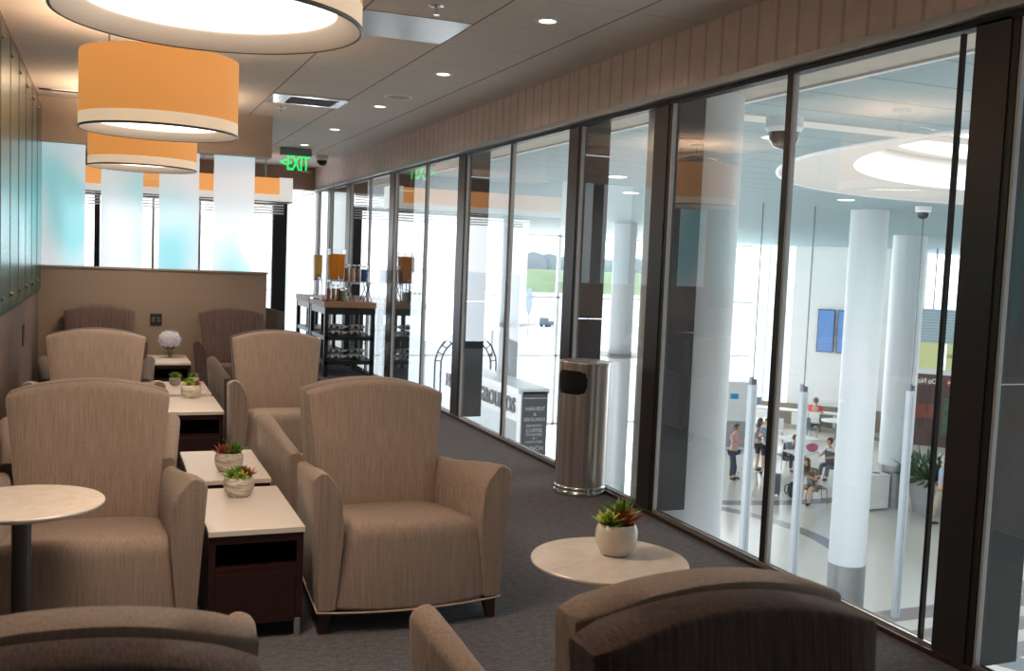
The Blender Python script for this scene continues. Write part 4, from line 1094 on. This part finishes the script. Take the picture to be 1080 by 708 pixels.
def person(label, loc, rz, shirt, bottom, hair, pose='stand', shorts=True, s=1.0, hair_long=False, arms='down', head_tilt=0.0, lean=0.0, skirt=False):
    t = thing('person', label, 'person', loc, rz); t.scale = (s, s, s)
    V = Vector
    seat = pose == 'sit'
    hz = .50 if seat else .95
    pel = V((0, 0, hz)); fw = V((0, -1, 0))
    sp = pel + V((0, -.05*lean, .22)); ch = pel + V((0, -.28*lean, .45)); nk = pel + V((0, -.42*lean-.01, .58)); 
    hb = nk + V((0, -.02-.04*lean, .08)); hd = hb + V((0, -.03-head_tilt*.05, .10)); ht = hd + V((0, .0-head_tilt*.03, .09))
    J = {'pel': (pel, (.15, .11)), 'sp': (sp, (.135, .10)), 'ch': (ch, (.15, .105)), 'nk': (nk, .055), 'hb': (hb, .06), 'hd': (hd, (.082, .10)), 'ht': (ht, .07), 'no': (hd + V((0, -.115, -.015)), .016)}
    E = [('pel', 'sp'), ('sp', 'ch'), ('ch', 'nk'), ('nk', 'hb'), ('hb', 'hd'), ('hd', 'ht'), ('hd', 'no')]
    for sd, sx in (('l', 1), ('r', -1)):
        hip = pel + V((sx*.095, 0, -.06))
        if seat: kn = hip + V((sx*.03, -.45, .04)); an = V((sx*.13, -.48, .09)) + V((0, 0, 0)); 
        elif pose == 'walk': kn = hip + V((0, -.12*sx, -.42)); an = hip + V((0, .02-.22*sx*(1 if sx > 0 else .9), -.80))
        else: kn = hip + V((sx*.01, -.02, -.42)); an = hip + V((sx*.015, .02, -.80))
        toe = V((an.x+sx*.02, an.y-.17, .035)); an.z = .09
        shd = ch + V((sx*.185, .0, .07))
        if arms == 'phone' or (arms == 'face' and sx < 0): el = shd + V((sx*.04, -.06, -.27)); wr = el + V((-sx*.10, -.20, .10 if arms == 'phone' else .22))
        elif arms == 'table': el = shd + V((sx*.08, -.16, -.24)); wr = el + V((-sx*.10, -.23, .0))
        else: el = shd + V((sx*.06, .02, -.29)); wr = el + V((sx*.0, -.06, -.25))
        d = (wr-el).normalized(); pm = wr + d*.075
        for k, v in (('hip', (hip, .10)), ('kn', (kn, .065)), ('an', (an, .042)), ('toe', (toe, .035)), ('sh', (shd, .065)), ('el', (el, .045)), ('wr', (wr, .030)), ('pm', (pm, (.040, .022)))): J[sd+k] = v
        E += [('pel', sd+'hip'), (sd+'hip', sd+'kn'), (sd+'kn', sd+'an'), (sd+'an', sd+'toe'), ('ch', sd+'sh'), (sd+'sh', sd+'el'), (sd+'el', sd+'wr'), (sd+'wr', sd+'pm')]
        side = d.orthogonal().normalized(); oth = d.cross(side)
        for q, (of, ln) in enumerate(((-.030, .062), (-.010, .075), (.010, .070), (.030, .055))):
            a = pm + side*of + d*.02; b = a + d*ln*.55 + oth*.006; c = b + d*ln*.45 + oth*.016
            J[sd+'f%d' % q] = (a, .010); J[sd+'g%d' % q] = (b, .009); J[sd+'h%d' % q] = (c, .008)
            E += [(sd+'pm', sd+'f%d' % q), (sd+'f%d' % q, sd+'g%d' % q), (sd+'g%d' % q, sd+'h%d' % q)]
        th = wr + d*.035 + side*.045; J[sd+'t0'] = (th, .011); J[sd+'t1'] = (th + d*.045 + side*.012, .009); E += [(sd+'wr', sd+'t0'), (sd+'t0', sd+'t1')]
    skin_mesh('body', J, E, M['skin'], t)
    g = lambda k: J[k][0]
    # shirt with short sleeves
    S = {'pel': (pel+V((0, 0, .02)), (.165, .125)), 'sp': (sp, (.152, .115)), 'ch': (ch, (.172, .122)), 'nk': (nk-V((0, 0, .03)), .075)}
    e = [('pel', 'sp'), ('sp', 'ch'), ('ch', 'nk')]
    for sd in 'lr':
        S[sd+'sh'] = (g(sd+'sh'), .082); S[sd+'m'] = (g(sd+'sh').lerp(g(sd+'el'), .62), .068); e += [('ch', sd+'sh'), (sd+'sh', sd+'m')]
    skin_mesh('shirt', S, e, shirt, t)
    if bottom is not None:
        S = {'pel': (pel, (.165, .125))}; e = []
        for sd in 'lr':
            S[sd+'hip'] = (g(sd+'hip'), .118); e.append(('pel', sd+'hip'))
            if shorts: S[sd+'m'] = (g(sd+'hip').lerp(g(sd+'kn'), .8), .092); e.append((sd+'hip', sd+'m'))
            else:
                S[sd+'kn'] = (g(sd+'kn'), .085); S[sd+'an'] = (g(sd+'an')+V((0, 0, .02)), .062); e += [(sd+'hip', sd+'kn'), (sd+'kn', sd+'an')]
        skin_mesh('shorts' if shorts else 'trousers', S, e, bottom, t)
    # hair cap
    bm = bmesh.new(); c = hd + V((0, .022, .03))
    for v in ball(bm, c, .112, .92, 1.05, 1.05, 16, 12)['verts']:
        if v.co.y < c.y-.06 and v.co.z < c.z+.045: v.co.y = c.y-.055; v.co.z = max(v.co.z, c.z-.02)
        if hair_long and v.co.z < c.z-.03 and v.co.y > c.y-.02: v.co.z -= .20; v.co.y += .02
    obj('hair', bm, hair, t, smooth=True)
    for sx in (-1, 1):
        bm = bmesh.new(); ball(bm, hd + V((sx*.034, -.094, .012)), .011, 1, .6, .8, 8, 6); obj('eye', bm, M['black'], t)
        bm = bmesh.new(); ball(bm, hd + V((sx*.098, .008, -.005)), .028, .35, .7, 1, 8, 6); obj('ear', bm, M['skin'], t)
        a = g('l'+'toe') if sx > 0 else g('r'+'toe'); b = g('lan') if sx > 0 else g('ran')
        bm = bmesh.new(); mid = a.lerp(b, .45); ball(bm, (mid.x, mid.y, .045), .075, .65, 1.75, .6, 12, 8); obj('shoe', bm, M['shoe'], t, smooth=True)
    bm = bmesh.new(); ball(bm, hd + V((0, -.098, -.052)), .02, 1.1, .3, .3, 8, 6); obj('mouth', bm, mat('lips', (.42, .17, .14), .5), t)
    return t
cl = lambda n, c, v=.1: mat(n, c, .85, var=v, scale=14)
def face(dx, dy): return math.atan2(dx, -dy)
person('woman in a pink top wearing a dark backpack, standing left of the grey post', (19.05, 27.0, ZF), .5, cl('pink_top', (.62, .32, .36), .45), cl('navy_bottom', (.05, .06, .10)), M['hairbrown'], arms='phone', shorts=False)
person('woman in a grey top standing close to a man in a patterned blue shirt', (20.80, 28.12, ZF), .9, cl('grey_top', (.22, .21, .24), .3), cl('dark_shorts', (.06, .055, .07)), M['hairbrown'], arms='phone', hair_long=True, s=.98)
person('man in a patterned blue shirt and dark shorts looking at a phone', (20.72, 27.5, ZF), -.9, cl('blue_pattern', (.22, .30, .42), .8), cl('black_shorts', (.035, .04, .055)), M['hairbrown'], arms='phone', head_tilt=1, s=1.04)
person('girl with long brown hair sitting bent over a phone with bare legs', (19.65, 23.75, ZF), -1.15, cl('brown_top', (.20, .14, .10)), cl('tan_shorts', (.32, .24, .18)), M['hairbrown'], pose='sit', arms='phone', hair_long=True, lean=.9, head_tilt=1)
person('man in a white shirt and grey trousers sitting, facing left', (22.6, 26.4, ZF), -1.35, cl('white_shirt', (.75, .75, .75), .03), cl('grey_trousers', (.12, .13, .16)), M['hairbrown'], pose='sit', arms='table', shorts=False, lean=.4)
person('boy with dark hair leaning over the white table', (22.0, 28.05, ZF), -.1, cl('slate_shirt', (.24, .30, .36)), cl('dark_trousers', (.06, .06, .08)), M['hairbrown'], pose='sit', arms='table', shorts=False, lean=.9, s=.92)
person('person in a red shirt sitting at the long desk, seen from behind', onwall(WP, .62, ZF, 2.05), RZ+PI, cl('red_shirt', (.72, .05, .07), .08), cl('dark_jeans', (.06, .07, .10)), M['hairbrown'], pose='sit', arms='table', shorts=False, s=1.1)
person('grey haired man in a light blue shirt and beige trousers walking at the right', (21.58, 20.72, ZF), .6, cl('light_blue_shirt', (.38, .50, .72)), cl('beige_trousers', (.45, .38, .28)), M['hairgrey'], pose='walk', arms='face', shorts=False, s=1.05)
cafe_chair(onwall(WP, .62, ZF, 2.05), RZ+PI, M['white'], 'white chair under the person in red')
# bags
t = tag(obj('pink_bag', ball(bmesh.new(), (0, 0, .14), .2, 1.2, .8, .72, 14, 10) and None or (lambda b: (ball(b, (0, 0, .14), .2, 1.2, .8, .72, 14, 10), b)[1])(bmesh.new()), cl('pink_canvas', (.55, .14, .24)), None, smooth=True), 'pink bag lying on the white table before the boy', 'bag'); t.location = (22.35, 27.2, ZF+.78)
t = thing('suitcase', 'upright dark grey rolling suitcase left of the black mullion', 'suitcase', (18.95, 24.75, ZF), .3)
obj('shell', box(-.22, .22, -.14, .14, .05, .68), mat('suitcase_grey', (.12, .14, .18), .5), t, bevel=.04)
bm = bmesh.new(); path(bm, [(-.13, .1, .68), (-.13, .1, 1.12), (.13, .1, 1.12), (.13, .1, .68)], .012, 8); obj('pull_handle', bm, M['steel'], t)
for sx in (-.17, .17):
    for sy in (-.1, .1):
        bm = bmesh.new(); tube(bm, (sx-.015, sy, .03), (sx+.015, sy, .03), .03, .03, 12); obj('wheel', bm, M['black'], t)
def backpack(loc, rz, label, s=1):
    t = thing('backpack', label, 'backpack', loc, rz); t.scale = (s, s, s)
    bm = bmesh.new(); ball(bm, (0, 0, .25), .25, .78, .52, 1, 16, 12); obj('sack', bm, cl('black_nylon', (.035, .037, .045)), t, smooth=True)
    bm = bmesh.new(); ball(bm, (0, -.09, .17), .16, .85, .6, .8, 14, 10); obj('pocket', bm, cl('charcoal_nylon', (.06, .062, .07)), t, smooth=True)
    for sx in (-1, 1):
        bm = bmesh.new(); path(bm, [(sx*.1, .1, .42), (sx*.12, .17, .36), (sx*.12, .18, .2), (sx*.1, .11, .1)], .018, 6); obj('strap', bm, M['black'], t)
backpack((19.35, 24.35, ZF), .5, 'black backpack standing on the floor by the suitcase')
bp = backpack((19.18, 27.23, ZF+1.05), .5+PI, 'dark backpack worn by the woman in pink', .85)

# concourse ceiling details
dome('dome_camera', (4.45, 5.93, 2.60), 'large white dome security camera under the concourse soffit', .13)
dome('dome_camera', (13.1, 13.44, ZK), 'dome security camera on the plank ceiling near the round skylight', .13)
for x, y, l in ((5.73, 7.73, 'lit downlight in the plank ceiling nearest the window post'), (11.3, 13.3, 'lit downlight in the plank ceiling left of the middle column'), (8.2, 15.0, 'lit downlight in the plank ceiling beyond the bin window'), (6.6, 12.5, 'lit downlight in the plank ceiling, left pane'), (12.5, 20.0, 'lit downlight far down the plank ceiling')):
    t = thing('concourse_downlight', l, 'ceiling light', (x, y, ZK), 0, 'concourse ceiling downlights')
    bm = bmesh.new(); lathe(bm, [(0, -.004), (.13, -.004)], 24); obj('lens', bm, M['downlight'], t)
    bm = bmesh.new(); lathe(bm, [(.13, -.004), (.15, -.006), (.155, 0)], 24); obj('trim_ring', bm, M['white'], t)

# ------------------------------------------------------------------ LIGHT
w = bpy.data.worlds.new('World'); scene.world = w; w.use_nodes = True
nt = w.node_tree; bg = nt.nodes['Background']
tc = N(nt, 'ShaderNodeTexCoord'); sp = N(nt, 'ShaderNodeSeparateXYZ'); nt.links.new(tc.outputs['Generated'], sp.inputs[0])
rp = N(nt, 'ShaderNodeValToRGB'); rp.color_ramp.elements[0].position = .48; rp.color_ramp.elements[0].color = (.95, .97, 1, 1)
rp.color_ramp.elements[1].position = .9; rp.color_ramp.elements[1].color = (.75, .87, 1, 1)
nt.links.new(sp.outputs[2], rp.inputs[0]); nt.links.new(rp.outputs[0], bg.inputs[0]); bg.inputs[1].default_value = 3.1
def area(name, loc, rot, sx, sy, e, col):
    l = bpy.data.lights.new(name, 'AREA'); l.shape = 'RECTANGLE'; l.size = sx; l.size_y = sy; l.energy = e; l.color = col
    o = bpy.data.objects.new(name, l); C.objects.link(o); o.location = loc; o.rotation_euler = rot; return o
# skylight daylight entering through the round opening and the facade
area('skylight_daylight', (12, 7, 4.2), (0, 0, 0), 8, 8, 900, (.92, .97, 1))
area('facade_daylight', (16, 39.5, -1.0), (PI/2, 0, PI), 22, 7, 2500, (1, .99, .97))
for y in (3.2, 6.4, 9.42):
    l = bpy.data.lights.new('lamp_down', 'SPOT'); l.energy = 92; l.color = (1, .77, .56); l.spot_size = 2.5; l.spot_blend = .6; l.shadow_soft_size = .35
    o = bpy.data.objects.new('lamp_down', l); C.objects.link(o); o.location = (.285, y, 2.17)

# ------------------------------------------------------------------ CAMERA
F = 1050.0
u, v = 113-540, 259-354; S = -.041
b = -F*F/(u*S+v); a = S*b
dY = Vector((u, v, F)).normalized(); dZ = -Vector((a, b, F)).normalized(); dX = dY.cross(dZ)
# camera axes in world coordinates (image x right, y down, z forward)
right = Vector((dX[0], dY[0], dZ[0])); down = Vector((dX[1], dY[1], dZ[1])); fwd = Vector((dX[2], dY[2], dZ[2]))
cam = bpy.data.cameras.new('camera'); co = bpy.data.objects.new('camera', cam); C.objects.link(co)
Mx = Matrix(((right.x, -down.x, -fwd.x, 0), (right.y, -down.y, -fwd.y, 0), (right.z, -down.z, -fwd.z, 1.5), (0, 0, 0, 1)))
co.matrix_world = Mx
cam.sensor_width = 36; cam.sensor_fit = 'HORIZONTAL'; cam.lens = F/1080*36
cam.clip_start = .05; cam.clip_end = 2000
cam.dof.use_dof = True; cam.dof.focus_distance = 5.0; cam.dof.aperture_fstop = 5.6
scene.camera = co
scene.view_settings.view_transform = 'Standard'
scene.view_settings.look = 'None'
scene.view_settings.exposure = 0.0
